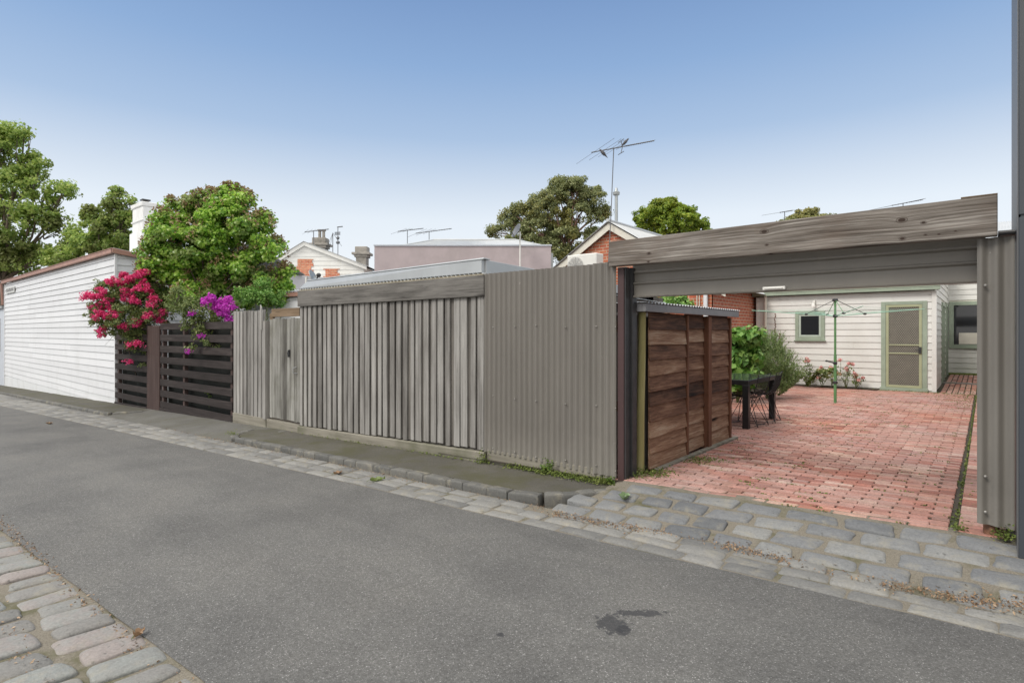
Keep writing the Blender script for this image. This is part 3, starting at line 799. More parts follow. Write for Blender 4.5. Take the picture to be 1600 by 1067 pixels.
an = thing('annex', 'low blue grey lean-to with a dark window at the left end of the white house', 'building', (-37, 6.5, -1))
b = MB(); b.box(-42,-34.0,FY+.04,8,-1.4,2.55); b.build('wall', M['annex'], an)
b = MB(); b.box(-42.1,-33.95,FY-.05,8.1,2.55,2.66); b.build('roof', M['galv'], an)
b = MB(); b.box(-36.6,-34.75,FY,FY+.045,.65,2.12); w = b.build('window', M['white'], an)
b = MB(); b.box(-36.5,-34.85,FY-.012,FY-.001,.75,2.02); b.build('pane', M['glass'], w)

# street sign on the white wall (letters too small to read in the photo: dark strokes of that rhythm)
sg = thing('street_sign', 'small pale sign with dark lettering high on the white house wall', 'sign', (-31.5, FY-.03, 3.0))
p0 = at_y(10, 456, FY-.02); p1 = at_y(23, 449, FY-.02)
b = MB(); b.box(p0.x, p1.x, FY-.035, FY-.022, 3.16, 3.42); b.build('plate', M['sign'], sg)
b = MB(); x = p0.x + .1; k_ = 0      # the lettering is too small to read in the photo: only its dark bars and gaps
while x < p1.x - .12:
    b.box(x, x + .045, FY-.041, FY-.036, 3.225, 3.365 if k_ % 3 else 3.34)
    if k_ % 2 == 0: b.box(x + .045, x + .10, FY-.0405, FY-.036, 3.225 if k_ % 4 else 3.33, 3.255 if k_ % 4 else 3.36)
    x += .13; k_ += 1
b.build('lettering', M['ink'], sg)

# ------------------------------------------------------------------ slat fences
def slat_fence(x0, x1, label, posts, zt=1.67, n=8, bottom=True):
    f = thing('slat_fence', label, 'fence', ((x0+x1)/2, FY, G(x0)), group='dark brown slat fences')
    zb = G((x0+x1)/2) - .1
    b = MB()
    for i in range(n):
        z = zt - i*.262
        if z - .15 < zb + .02: break
        b.hexa([(x0,FY-.02,z-.15+R_.uniform(-.006,.006)),(x1,FY-.02,z-.15+R_.uniform(-.006,.006)),(x1,FY+.005,z-.15),(x0,FY+.005,z-.15),
                (x0,FY-.02,z+R_.uniform(-.006,.006)),(x1,FY-.02,z+R_.uniform(-.006,.006)),(x1,FY+.005,z),(x0,FY+.005,z)])
    b.build('slat_panel', M['slat'], f, bevel=.003)
    for px in posts:
        b = MB(); b.box(px-.045,px+.045,FY+.008,FY+.09,zb-.2,zt-.02); b.build('post', M['slatpost'], f, bevel=.004)
    if bottom:
        b = MB(); b.hexa([(x0,FY-.035,zb-.12),(x1,FY-.035,zb-.02),(x1,FY-.004,zb-.02),(x0,FY-.004,zb-.12),(x0,FY-.035,zb+.07),(x1,FY-.035,zb+.12),(x1,FY-.004,zb+.12),(x0,FY-.004,zb+.07)])
        b.build('kickboard', M['slat'], f, bevel=.004)
    b = MB(); b.grid(lambda a, c: (x0+(x1-x0)*a, FY+.16+.02*math.sin(a*19), zb-.2+(zt-.1-zb+.2)*c), 24, 4); b.build('gap_shade_sheet', M['shade'], f)  # dark sheet added behind the slats, stands in for the shade in the gaps
    return f
slat_fence(-18.33, -15.86, 'short dark brown slat fence beside the white house under red bougainvillea', [-18.15,-15.95])
slat_fence(-15.02, -11.28, 'wide dark brown horizontal slat fence with purple bougainvillea trailing over it', [-14.93,-13.7,-11.36])
b = MB(); b.hexa([(-15.84,FY-.03,-.5),(-15.05,FY-.03,-.45),(-15.05,FY+.03,-.45),(-15.84,FY+.03,-.5),(-15.84,FY-.03,1.62),(-15.05,FY-.03,1.62),(-15.05,FY+.03,1.62),(-15.84,FY+.03,1.62)])
tag(b.build('fence_panel', M['slatpost'], bevel=.01), 'solid brown painted board panel between the two slat fences', 'fence panel')

# ------------------------------------------------------------------ batten fence, gate, garage
def battens(mb_b, mb_k, x0, x1, pitch, bw, zb, zt, y, jit=.012):
    n_ = int(round((x1-x0)/pitch))
    for i in range(n_+1):
        c = x0 + bw/2 + (x1-x0-bw)*i/n_ + R_.uniform(-jit,jit)*(0 < i < n_)
        w_ = bw*R_.uniform(.78,1.28); a = c-w_/2; e = c+w_/2; z0 = zb(c)+R_.uniform(-.012,.012); z1 = zt(c)+(R_.uniform(-.01,.01))
        ln = R_.uniform(-.008,.008); d = R_.uniform(0,.006)
        mb_b.hexa([(a,y-.019-d,z0),(e,y-.019-d,z0),(e,y,z0),(a,y,z0),(a+ln,y-.019-d,z1),(e+ln,y-.019-d,z1),(e+ln,y,z1),(a+ln,y,z1)])
        if i < n_:
            q = c + pitch*.5; mb_k.box(q-pitch*.46, q+pitch*.46, y+.002+.003*R_.random(), y+.018, z0+.01, z1-R_.uniform(0,.02))
f = thing('batten_fence', 'short grey weathered batten fence between slat fence and timber gate', 'fence', (-10.5, FY, -.25))
bb, kk = MB(), MB(); battens(bb, kk, -11.2, -9.98, .15, .098, lambda x: -.10, lambda x: 1.86, FY)
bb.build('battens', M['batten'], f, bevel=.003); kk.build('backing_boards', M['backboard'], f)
b = MB(); b.box(-11.22,-9.92,FY-.035,FY+.03,-.42,-.09); b.build('plinth', M['plinth'], f, bevel=.006)
b = MB(); b.box(-10.0,-9.91,FY-.05,FY+.04,-.1,1.66); b.hexa([(-10.05,FY-.075,1.5),(-9.99,FY-.075,1.5),(-9.99,FY-.052,1.5),(-10.05,FY-.052,1.5),(-10.05,FY-.075,1.96),(-10.0,FY-.075,1.90),(-10.0,FY-.052,1.90),(-10.05,FY-.052,1.96)])
b.build('post', M['batten'], f, bevel=.004)
g = thing('timber_gate', 'mossy weathered timber pedestrian gate with bolt next to the tall batten wall', 'gate', (-9.35, FY, -.15))
b = MB()
x = -9.86
while x < -8.9:
    w_ = R_.uniform(.09,.13); b.box(x, min(x+w_-.004,-8.84), FY+.01, FY+.03+.003*R_.random(), -.06+R_.uniform(-.01,.01), 1.70+R_.uniform(-.02,.01)); x += w_
b.build('boards', M['gateboard'], g, bevel=.002)
b = MB(); b.box(-9.78,-8.84,FY+.0,FY+.05,1.73,1.87); b.build('header', M['brownwood'], g, bevel=.004)
b = MB(); b.box(-9.90,-9.78,FY+.032,FY+.07,-.06,1.8); b.box(-9.9,-8.84,FY+.036,FY+.07,.2,.3); b.box(-9.9,-8.84,FY+.036,FY+.07,1.3,1.4); b.build('frame', M['brownwood'], g)
b = MB(); b.box(-9.9,-8.82,FY-.03,FY+.06,-.28,-.09); b.build('sill', M['plinth'], g, bevel=.006)
lp = at_y(451, 552, FY-.01)
b = MB(); b.box(lp.x-.02,lp.x+.02,FY-.012,FY+.008,lp.z-.06,lp.z+.06); b.tube([(lp.x,FY-.02,lp.z-.07),(lp.x,FY-.03,lp.z),(lp.x,FY-.02,lp.z+.05)], .007, 6)
b.build('bolt', M['darksteel'], g)
b = MB(); lp = at_y(462, 578, FY-.01); b.tube([(lp.x,FY+.005,lp.z+.05),(lp.x-.03,FY-.045,lp.z+.03),(lp.x-.02,FY-.045,lp.z-.05),(lp.x+.02,FY+.005,lp.z-.06)], .007, 6); b.build('handle', M['alu'], g)

gar = thing('garage', 'low garage with tall weathered grey batten wall and zinc capped roof on the lane', 'garage', (-6.7, 7, -.1))
zbb = lambda x: -.085 + (x+8.8)/4.1*.13
bb, kk = MB(), MB(); battens(bb, kk, -8.80, -4.64, .142, .088, zbb, lambda x: 1.905, FY)
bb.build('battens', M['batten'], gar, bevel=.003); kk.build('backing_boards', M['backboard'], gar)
b = MB(); b.box(-8.80,-4.60,FY-.058,FY-.002,1.885,2.14); b.build('beam', M['greybeam'], gar, bevel=.006)
b = MB(); b.hexa([(-8.82,FY-.05,-.5),(-4.6,FY-.05,-.4),(-4.6,FY+.03,-.4),(-8.82,FY+.03,-.5),(-8.82,FY-.05,-.10),(-4.6,FY-.05,.025),(-4.6,FY+.03,.025),(-8.82,FY+.03,-.10)])
b.build('plinth', M['plinth'], gar, bevel=.008)
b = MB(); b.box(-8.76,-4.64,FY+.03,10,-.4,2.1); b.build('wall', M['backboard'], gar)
b = MB(); corr_roof(b, (-8.78,FY-.045,2.165), (4.16,0,0), (0,5.1,-.15), amp=.011); b.build('roof', M['whiteroof'], gar, smooth=60)
b = MB()
b.hexa([(-8.80,FY-.03,2.185),(-4.66,FY-.03,2.175),(-4.66,FY+.03,2.175),(-8.80,FY+.03,2.185),(-8.60,FY+.01,2.31),(-4.66,FY-.03,2.335),(-4.66,FY+.06,2.335),(-8.60,FY+.07,2.31)])
b.hexa([(-8.62,FY-.005,2.305),(-4.62,FY-.045,2.332),(-4.62,FY+.09,2.334),(-8.62,FY+.1,2.307),(-8.62,FY+.005,2.322),(-4.62,FY-.03,2.352),(-4.62,FY+.09,2.346),(-8.62,FY+.1,2.318)])
b.hexa([(-4.72,FY+.03,2.14),(-4.64,FY+.03,2.14),(-4.64,9.6,2.0),(-4.72,9.6,2.0),(-4.72,FY+.03,2.33),(-4.64,FY+.03,2.33),(-4.64,9.6,2.2),(-4.72,9.6,2.2)])
b.build('capping', M['zinc'], gar, bevel=.004)
b = MB(); b.box(-8.78,-4.62,FY-.05,FY-.006,2.142,2.156); b.build('roof_batten', M['palebatten'], gar)

cf = thing('corrugated_fence', 'taupe corrugated iron fence panel left of the maroon steel post', 'fence', (-3.7, FY, 0))
b = MB(); corrugated(b, (-4.62,FY-.01), (-3.05,FY-.01), lambda s: .035 - .012*s + .008*math.sin(s*3), 2.155, (0,-1), rows=24, warp=.004)
corrugated(b, (-3.10,FY-.022), (-2.83,FY-.022), lambda s: .012, 2.158, (0,-1), rows=24, warp=.003)
b.build('sheet', M['taupe'], cf, smooth=60)
b = MB()
for z in (1.52, .70, .085):
    for u in (771, 805, 838, 884, 932, 962):
        p = at_y(u, 500, FY-.03); zz = z + R_.uniform(-.012,.012)
        b = MB(); b.tube([(p.x,FY-.028,zz),(p.x,FY-.040,zz),(p.x,FY-.045,zz)], [.008,.008,.003], 8); b.build('screw', M['screw'], cf)
b = MB(); b.box(-4.58,-2.85,FY-.02,FY+.02,-.22,.06); b.build('plinth', M['plinth'], cf, bevel=.006)
b = MB(); b.box(-4.62,-2.85,FY+.015,FY+.055,1.46,1.56); b.box(-4.62,-2.85,FY+.022,FY+.06,.66,.76); b.box(-4.60,-4.5,FY+.015,FY+.1,-.1,2.1); b.build('frame', M['brownwood'], cf)

# ------------------------------------------------------------------ carport opening
gt = thing('gateway', 'wide carport gateway with knotty weathered timber lintel over the brick yard entrance', 'gateway', (-1.4, 5.0, 0))
b = MB()
b.hexa([(-2.875,4.955,2.105),(.062,4.955,2.095),(.062,5.035,2.095),(-2.875,5.035,2.105),(-2.875,4.955,2.352),(.062,4.955,2.366),(.062,5.035,2.366),(-2.875,5.035,2.352)])
lin = b.build('lintel', M['gatebeam'], gt, bevel=.008, seg=2)
b = MB(); b.box(-.13,.062,4.96,5.03,2.368,2.376); b.build('lintel_cap', M['brownwood'], gt)
b = MB(); b.box(-2.822,-2.752,5.04,5.11,-.06,2.10); b.build('steel_post', M['maroon'], gt, bevel=.004)
b = MB(); b.box(-2.748,-2.738,5.05,5.14,-.02,2.1); b.box(-2.748,-2.715,5.15,5.24,-.02,2.1); b.build('door_track', M['darksteel'], gt)
b = MB(); b.box(-.005,.05,5.15,5.24,.15,2.09); b.build('door_track', M['roller'], gt)
b = MB(); corrugated(b, (-.045,5.035), (.148,5.035), lambda s: .155-.05*s, lambda s: 2.092, (0,-1), pitch=.083, amp=.011, n=12, rows=20, warp=.003)
b.build('corrugated_cladding', M['taupe'], gt, smooth=60)
b = MB()
for z in (1.77,.48,.24): 
    b = MB(); b.tube([(.0,5.012,z),(.0,5.002,z),(.0,4.997,z)], [.010,.010,.004], 8); b.build('screw', M['screw'], gt)
b = MB(); b.tube([(.03,5.10,.0),(.03,5.10,.3),(.03,5.10,2.09)], .045, 14); b.build('pipe_post', M['rust'], gt, smooth=40)
b = MB(); b.box(.065,.152,5.0,5.5,2.10,2.125); b.tube([(.064,4.99,2.115),(.15,4.99,2.115)], .014, 8); b.build('bracket', M['darksteel'], gt)

rd = thing('roller_door', 'raised taupe steel roller door hanging below the timber lintel', 'roller door', (-1.4, 5.2, 1.8))
prof = [(5.205,1.800),(5.165,1.803),(5.160,1.815),(5.185,1.825),(5.185,1.925),(5.165,1.94),(5.17,1.952),(5.195,1.962),(5.195,2.035),(5.175,2.05),(5.18,2.062),(5.205,2.07),(5.205,2.14),(5.185,2.155),(5.2,2.17),(5.22,2.2)]
b = MB(); b.add([(x, y_, z_) for x in (-2.74, -.0) for (y_, z_) in prof], [(i, i+1, len(prof)+i+1, len(prof)+i) for i in range(len(prof)-1)])
b.build('curtain', M['roller'], rd)
b = MB(); b.tube([(-2.70,5.42,2.10),(-.04,5.42,2.10)], .19, 24); b.build('drum', M['roller'], rd, smooth=40)
b = MB(); p = at_y(1210, 451, 5.16)
b.box(p.x-.09,p.x+.09,5.135,5.160,p.z-.012,p.z+.016); b.box(p.x-.075,p.x+.075,5.125,5.134,p.z-.004,p.z+.01)
b.build('handle', M['ac'], rd, bevel=.004)

# tall charcoal wall at the right edge
dw = thing('charcoal_wall', 'tall smooth charcoal panelled wall at the right edge of the photo', 'wall', (2, 5.2, 0))
b = MB(); b.box(.159,6,4.75,5.78,-.2,2.17); b.box(.159,6,4.75,5.78,2.185,7.5); b.box(.166,5.9,4.76,5.7,2.16,2.19); b.build('panels', M['darkwall'], dw, bevel=.004)
b = MB(); b.box(.153,.158,4.755,5.8,-.2,7.5); b.build('lit_side', M['litside'], dw)  # side face in a lighter grey: light falling on it is put into the colour
# side fence of the yard (beyond the post)
sf = thing('paling_fence', 'grey timber paling fence along the right side of the brick yard', 'fence', (.25, 14, 0))
b = MB(); y = 5.85
while y < 23.1:
    b.box(.21,.228,y,y+.095,0,1.75+R_.uniform(-.01,.01)); y += .098
b.build('palings', M['batten'], sf)

# ------------------------------------------------------------------ small shed in the yard
sh = thing('garden_shed', 'small brown shed of rough lapped boards with flat grey-edged roof inside the opening', 'shed', (-3.3, 6.7, 0))
def shed_panel(y0, y1, z0, z1, x=-2.70, n_=10):
    b = MB(); ph = (z1-z0)/n_
    for k in range(n_):
        za = z0+k*ph+R_.uniform(-.008,.008); zb = z0+(k+1)*ph+.015; sk = R_.uniform(-.012,.012)
        o = R_.uniform(.024,.034); a = y0+R_.uniform(0,.006); c = y1-R_.uniform(0,.006)
        b.hexa([(x,a,za),(x+o,a,za-.002),(x+o,c,za+sk),(x,c,za+sk),(x,a,zb),(x+.006,a,zb),(x+.006,c,zb+sk),(x,c,zb+sk)])
    return b.build('wall_panel', M['shedboard'], sh, bevel=.003)
ya = [at_z(u, v).y for u, v in ((1008,737),)]
shed_panel(5.455, 6.40, .03, 1.655); shed_panel(6.45, 7.02, .04, 1.655, -2.73); shed_panel(7.13, 7.82, .03, 1.655)
for (y0, y1, xo) in ((6.40,6.445,.035),(7.02,7.125,.05),(7.82,7.87,.045)):
    b = MB(); b.box(-2.74,-2.70+xo,y0,y1,.0,1.655); b.build('stud', M['shedpost'], sh, bevel=.003)
b = MB(); b.box(-3.95,-2.76,5.52,7.84,0,1.62); b.build('wall_core', M['backboard'], sh)
b = MB(); corrugated(b, (-3.95,5.50), (-2.79,5.50), .02, 1.64, (0,-1)); b.build('front_cladding', M['taupe'], sh, smooth=60)
b = MB(); b.box(-2.66,-2.62,5.25,8.06,1.665,1.745); b.box(-4.1,-2.66,5.25,5.275,1.665,1.745); fs_ = b.build('fascia', m_plain('grey_fascia', (.20,.20,.21), .5, .12, 5, dirt=(.15,.15,.155)), sh, bevel=.003)
b = MB(); corr_roof(b, (-4.1,5.24,1.757), (0,2.82,0), (1.49,0,.0), amp=.009); b.build('roof', M['whiteroof'], sh, smooth=60)
b = MB(); b.tube([(-2.76,5.40,-.03),(-2.755,5.40,.6),(-2.745,5.41,1.2),(-2.74,5.41,1.665)], [.044,.042,.040,.039], 14); b.build('log_post', M['log'], sh, smooth=40)
b = MB(); b.hexa([(-2.835,5.42,0),(-2.81,5.42,0),(-2.81,5.46,0),(-2.835,5.46,0),(-2.80,5.42,1.66),(-2.775,5.42,1.66),(-2.775,5.46,1.66),(-2.80,5.46,1.66)]); b.build('stud', M['palebatten'], sh)
b = MB(); b.hexa([(-2.68,5.55,-.01),(-2.63,5.55,-.01),(-2.61,8.0,-.01),(-2.66,8.0,-.01),(-2.68,5.55,.03),(-2.63,5.55,.02),(-2.61,8.0,.025),(-2.66,8.0,.03)]); b.build('kerb_board', M['plinth'], sh)

# ------------------------------------------------------------------ table and wire chairs
tb = thing('patio_table', 'black outdoor table with smoked glass top beside the small brown shed', 'table', (-3.25, 9.57, 0))
b = MB(); b.box(-3.78,-2.74,8.84,10.28,.728,.738); b.build('glass_top', M['smoke'], tb, bevel=.003)
b = MB()
for (x0,x1,y0,y1) in ((-3.78,-2.74,8.84,8.90),(-3.78,-2.74,10.22,10.28),(-3.78,-3.72,8.90,10.22),(-2.80,-2.74,8.90,10.22)): b.box(x0,x1,y0,y1,.66,.727)
b.build('frame', M['black'], tb, bevel=.003)
for (x, y) in ((-3.74,8.88),(-2.78,8.88),(-3.74,10.24),(-2.78,10.24)):
    b = MB(); b.box(x-.045,x+.045,y-.045,y+.045,0,.659); b.build('leg', M['black'], tb, bevel=.003)
def wire_chair():
    c = thing('wire_chair', 'first', 'chair', (0,0,0), group='black wire chairs around the patio table')
    # local: seat faces -x (towards the table), back at +x
    b = MB(); prof = [(-.24,.43),(-.22,.455),(-.05,.435),(.12,.435),(.19,.47),(.23,.58),(.27,.76)]
    for k in range(13):
        yy = -.22 + .44*k/12; cup = .05*(abs(yy)/.22)**2
        b.tube([(x + (-.0), yy, z + cup*(1 if x < .2 else .2)) for x, z in prof], .0035, 5)
    for t_ in range(17):
        s = t_/16*(len(prof)-1); i = min(int(s), len(prof)-2); fr = s-i
        x = prof[i][0]*(1-fr)+prof[i+1][0]*fr; z = prof[i][1]*(1-fr)+prof[i+1][1]*fr
        b.tube([(x - (.03*(abs(yy)/.22)**2 if x > .2 else 0), yy, z + (.05*(abs(yy)/.22)**2 if x < .2 else .01)) for yy in [-.22+.44*q/6 for q in range(7)]], .0035, 5)
    b.build('wire_seat', M['black'], c, local=True)
    b = MB(); b.tube([(x, -.225, z+.05) for x, z in prof] + [(prof[-1][0], 0, .785)] + [(x, .225, z+.05) for x, z in prof[::-1]] + [(prof[0][0],-.225,prof[0][1]+.05)], .006, 6)
    b.build('rim', M['black'], c, local=True)
    for sy in (-1,1):
        b = MB(); yy = .20*sy
        b.tube([(-.16,yy*.75,.44),(-.24,yy,.012),(.0,yy,.008),(.25,yy,.012),(.12,yy*.75,.44)], .006, 6); b.tube([(-.02,yy*.7,.44),(-.24,yy,.012)], .005, 6); b.tube([(.0,yy*.7,.44),(.25,yy,.012)], .005, 6)
        b.build('leg', M['black'], c, local=True)
    for q in (.2,-.2):
        b = MB(); b.tube([(q,-.2,.03),(q,.2,.03)], .005, 6); b.build('stretcher', M['black'], c, local=True)
    return c
c0 = wire_chair(); c0.location = (-2.88, 9.25, .0); c0.rotation_euler.z = rad(-6); c0['label'] = 'black wire chair tucked under the glass table nearest the shed and the yard side'
c1 = copy_tree(c0); c1.location = (-2.84, 9.86, .0); c1.rotation_euler.z = rad(4); c1['label'] = 'black wire chair tucked under the glass table at its far yard-side corner'
c2 = copy_tree(c0); c2.location = (-3.66, 9.35, 0); c2.rotation_euler.z = rad(176); c2['label'] = 'black wire chair half hidden on the garden side of the glass table'

# ------------------------------------------------------------------ clothes line
P = at_z(1305, 629)
cl = thing('clothesline', 'green rotary clothesline standing in the brick yard before the rear house', 'clothesline', (P.x, P.y, 0))
b = MB(); b.tube([(P.x,P.y,-.02),(P.x,P.y,1.0)], .028, 12); b.tube([(P.x,P.y,1.0),(P.x,P.y,2.14)], .022, 12); b.build('pole', M['greenpaint'], cl, smooth=40)
b = MB()
for z, r in ((1.80,.045),(2.13,.055),(.82,.04),(.42,.045)):
    b = MB(); b.lathe((P.x,P.y,z-.03), [(r*.7,0),(r,.01),(r,.05),(r*.7,.06)], 12); b.build('hub' if z > 1 else 'collar', M['darksteel'], cl, smooth=40)
b = MB(); b.tube([(P.x,P.y,.82),(P.x-.12,P.y-.1,.86)], .014, 8); b.ball((P.x-.14,P.y-.11,.865), .025,.025,.02)
b.build('crank_handle', M['darksteel'], cl, smooth=40)
ends = []
for k in range(4):
    a = TH + rad(-14) + k*math.pi/2; dx, dy = math.cos(a), math.sin(a)
    e = Vector((P.x+dx*1.62, P.y+dy*1.62, 1.93)); ends.append(e)
    b = MB(); b.tube([(P.x+dx*.03,P.y+dy*.03,1.80), e], [.010,.007], 8); arm = b.build('arm', M['greenline'], cl, smooth=60)
    m_ = Vector((P.x+dx*.55,P.y+dy*.55,1.842))
    b = MB(); b.tube([(P.x+dx*.04,P.y+dy*.04,2.12), m_], .007, 6); b.build('strut', M['greenpaint'] if k % 2 else M['darksteel'], arm)
    b = MB(); b.ball(m_, .035,.035,.025); b.build('clip', M['darksteel'], arm, smooth=60)
b = MB()
for rr in (.7,1.0,1.3,1.58):
    for k in range(4):
        a = [Vector((P.x,P.y,1.80)).lerp(ends[j % 4], rr/1.62) for j in (k, k+1)]
        mid = (a[0]+a[1])/2 - Vector((0,0,.012*rr)); b.tube([a[0], mid, a[1]], .002, 4)
b.build('line', M['greenline'], cl)

# ------------------------------------------------------------------ rear white house
rh = thing('rear_house', 'cream weatherboard rear house with sage green trim at the end of the brick yard', 'house', (-3, 19, 0))
Y0 = 17.3
def seg(u): return at_y(u, 500, Y0).x
dx0, dx1 = seg(1377), seg(1449); dz1 = at_y(1410, 471, Y0).z
wx0, wx1 = seg(1243), seg(1289); wz0, wz1 = 1.27, 2.05
b = MB(); b.box(-5.11,-.95,Y0,23.3,-.2,2.45)
b.hexa([(-5.11,Y0,2.45),(-.95,Y0,2.45),(-.95,23.3,2.45),(-5.11,23.3,2.45),(-5.11,Y0,2.46),(-.95,Y0,2.46),(-.95,23.3,3.55),(-5.11,23.3,3.55)])
b.box(-.95,3.2,23.3,30,-.2,4.1); b.box(-6.5,-.95,23.301,30,-.2,4.1); b.build('wall_core', M['creamtrim'], rh)
b = MB()
lap_wall(b, (-5.11,Y0), (-1.0,Y0), .03, 2.47, .168, (0,-1), .022, [(dx0+5.11-.0, dx1+5.11, -1, dz1), (wx0+5.11, wx1+5.11, wz0-.05, wz1)], wob=.001)
lap_wall(b, (-.95,Y0+.03), (-.95,23.3), .03, 3.6, .168, (1,0), .022, [(2.3,3.9,-1,2.35),(4.3,5.3,-1,2.4)], zt=lambda s: 2.47+.185*s, blen=(.6,1.2), wob=.001)
lap_wall(b, (-.95,23.3), (3.2,23.3), .15, 4.1, .168, (0,-1), .022, [(0.05,1.6,.95,2.45)], wob=.001)
b.build('weatherboards', M['cream'], rh)
for q in ((-1.01,-.915,Y0-.035,Y0+.03,.0,2.47), (-5.13,-5.05,Y0-.03,Y0+.03,0,2.47)):
    b = MB(); b.box(*q); b.build('corner_board', M['cream'], rh, bevel=.004)
b = MB(); corr_roof(b, (-5.2,Y0-.12,2.62), (4.35,0,0), (0,6.0,1.12), amp=.012); corr_roof(b, (-6.5,23.1,4.15), (10,0,0), (0,4,1.3)); b.build('roof', M['whiteroof'], rh, smooth=60)
b = MB(); b.box(-5.2,-.84,Y0-.16,Y0-.045,2.50,2.60); b.box(-5.2,-.84,Y0-.17,Y0-.16,2.575,2.61); b.build('gutter', M['sage'], rh, bevel=.008)
b = MB(); b.box(-6.5,3.2,23.0,23.1,4.02,4.12); b.build('gutter', M['sage'], rh, bevel=.008)
b = MB(); b.box(-3.1,-1.0,Y0+.05,Y0+.5,2.72,2.76); b.build('roof_flashing', M['darksteel'], rh)
def frame_of(mb, x0, x1, z0, z1, y0, y1, w, sill=True):
    mb.box(x0,x0+w,y0,y1,z0,z1); mb.box(x1-w,x1,y0,y1,z0,z1); mb.box(x0+w,x1-w,y0+.001,y1,z1-w,z1)
    if sill: mb.box(x0+w,x1-w,y0-.012,y1,z0,z0+w)
b = MB(); frame_of(b, wx0, wx1, wz0-.02, wz1, Y0-.045, Y0+.02, .09); wn_ = b.build('window', M['sage'], rh, bevel=.004)
b = MB(); frame_of(b, wx0+.092, wx1-.092, wz0+.072, wz1-.092, Y0-.03, Y0+.02, .05); b.build('sash', m_plain('pale_sage', (.42,.48,.42), .45, .06), wn_, bevel=.003)
b = MB(); b.box(wx0+.14,wx1-.14,Y0-.016,Y0-.010,wz0+.12,wz1-.14); b.build('pane', M['glass'], wn_)
b = MB(); b.box(wx0-.03,wx1+.03,Y0-.075,Y0-.02,wz0-.05,wz0-.022); b.build('sill', M['sage'], wn_, bevel=.003)
# screen door
b = MB(); b.box(dx0,dx0+.10,Y0-.045,Y0+.02,0,dz1); b.box(dx1-.10,dx1,Y0-.045,Y0+.02,0,dz1); b.box(dx0+.10,dx1-.10,Y0-.044,Y0+.02,dz1-.08,dz1); b.box(dx0-.02,dx1+.02,Y0-.07,Y0+.02,-.02,.07)
b.build('door_frame', M['sage'], rh, bevel=.004)
ax, bx_ = dx0+.105, dx1-.105; az, bz = .075, dz1-.085
b = MB(); w = .06
b.box(ax,ax+w,Y0-.05,Y0-.02,az,bz); b.box(bx_-w,bx_,Y0-.05,Y0-.02,az,bz); b.box(ax+w,bx_-w,Y0-.049,Y0-.02,bz-w,bz); b.box(ax+w,bx_-w,Y0-.049,Y0-.02,az,az+w)
for zz in (.92, 1.13): b.box(ax+w,bx_-w,Y0-.047,Y0-.02,zz,zz+.03)
dr = b.build('screen_door', M['sagedoor'], rh, bevel=.003)
b = MB(); X0, X1, Z0, Z1 = ax+w, bx_-w, az+w, bz-w
pitch = .045
for sgn in (1,-1):
    c = -4.0
    while c < 4.0:
        # line z = sgn*1.6*(x - X0) + Z0 + c
        pts = []
        for t_ in (0, 1):
            x = X0 if t_ == 0 else X1; pts.append((x, sgn*1.6*(x-X0) + Z0 + c))
        (xa,za),(xb,zb) = pts
        def clipz(xa,za,xb,zb,lo,hi):
            if max(za,zb) < lo or min(za,zb) > hi: return None
            dzz = zb-za; t0, t1 = 0, 1
            if dzz > 0: t0 = max(0,(lo-za)/dzz); t1 = min(1,(hi-za)/dzz)
            else: t0 = max(0,(hi-za)/dzz); t1 = min(1,(lo-za)/dzz)
            return (xa+(xb-xa)*t0, za+dzz*t0, xa+(xb-xa)*t1, za+dzz*t1) if t1 > t0 else None
        q = clipz(xa,za,xb,zb,Z0,Z1)
        if q: b.bar((q[0],Y0-.036-.002*sgn,q[1]),(q[2],Y0-.036-.002*sgn,q[3]), .008, .003, (0,1,0))
        c += pitch*1.6
b.build('mesh_infill', M['mesh'], dr)
b = MB(); b.box(ax+.01,bx_-.01,Y0-.012,Y0-.004,az,bz); b.build('inner_door', M['greydoor'], rh)
b = MB(); b.box(bx_-.07,bx_-.01,Y0-.075,Y0-.051,.94,1.10); b.tube([(bx_-.04,Y0-.08,1.03),(bx_-.14,Y0-.09,1.03)], .010, 8); b.build('handle', M['darksteel'], dr)
# downpipe, light, recess window and side doors
b = MB(); px = seg(1197); b.tube([(px,Y0-.06,2.5),(px,Y0-.07,.1)], .04, 10); b.build('downpipe', M['creamtrim'], rh, smooth=40)
lp = at_y(1271, 476, Y0-.12)
b = MB(); b.box(lp.x-.03,lp.x+.03,Y0-.07,Y0-.03,lp.z+.02,lp.z+.12); b.tube([(lp.x,Y0-.06,lp.z+.07),(lp.x,Y0-.13,lp.z+.05)], .012, 6); b.lathe((lp.x,Y0-.13,lp.z-.07), [(.055,0),(.05,.06),(.02,.12)], 12); b.build('wall_light', M['ac'], rh, smooth=40)
rx0, rx1 = at_y(1483,500,23.3).x, .62
b = MB(); frame_of(b, rx0, rx1, .95, 2.45, 23.23, 23.32, .12); w2 = b.build('window', M['sage'], rh, bevel=.005)
b = MB(); b.box(rx0+.12,rx1-.12,23.27,23.28,1.07,2.33); b.build('pane', M['glass'], w2)
b = MB(); b.box(rx0+.25,rx1-.3,23.262,23.266,1.09,1.45); b.build('curtain', M['creamtrim'], w2)
for (y0, y1, z1_) in ((19.65,20.65,2.3),(21.65,22.6,2.35)):
    b = MB(); b.box(-.96,-.90,y0,y0+.1,.05,z1_); b.box(-.96,-.90,y1-.1,y1,.05,z1_); b.box(-.96,-.901,y0+.1,y1-.1,z1_-.1,z1_); sd_ = b.build('side_door', M['sage'], rh)
    b = MB(); b.box(-.945,-.935,y0+.1,y1-.1,.1,z1_-.1); b.build('door_leaf', M['sage'] if y0 < 20 else M['glass'], sd_)
b = MB(); b.box(-.93,.15,22.6,23.25,.13,.17); tag(b.build('mossy_step', M['mossy']), kind='structure')

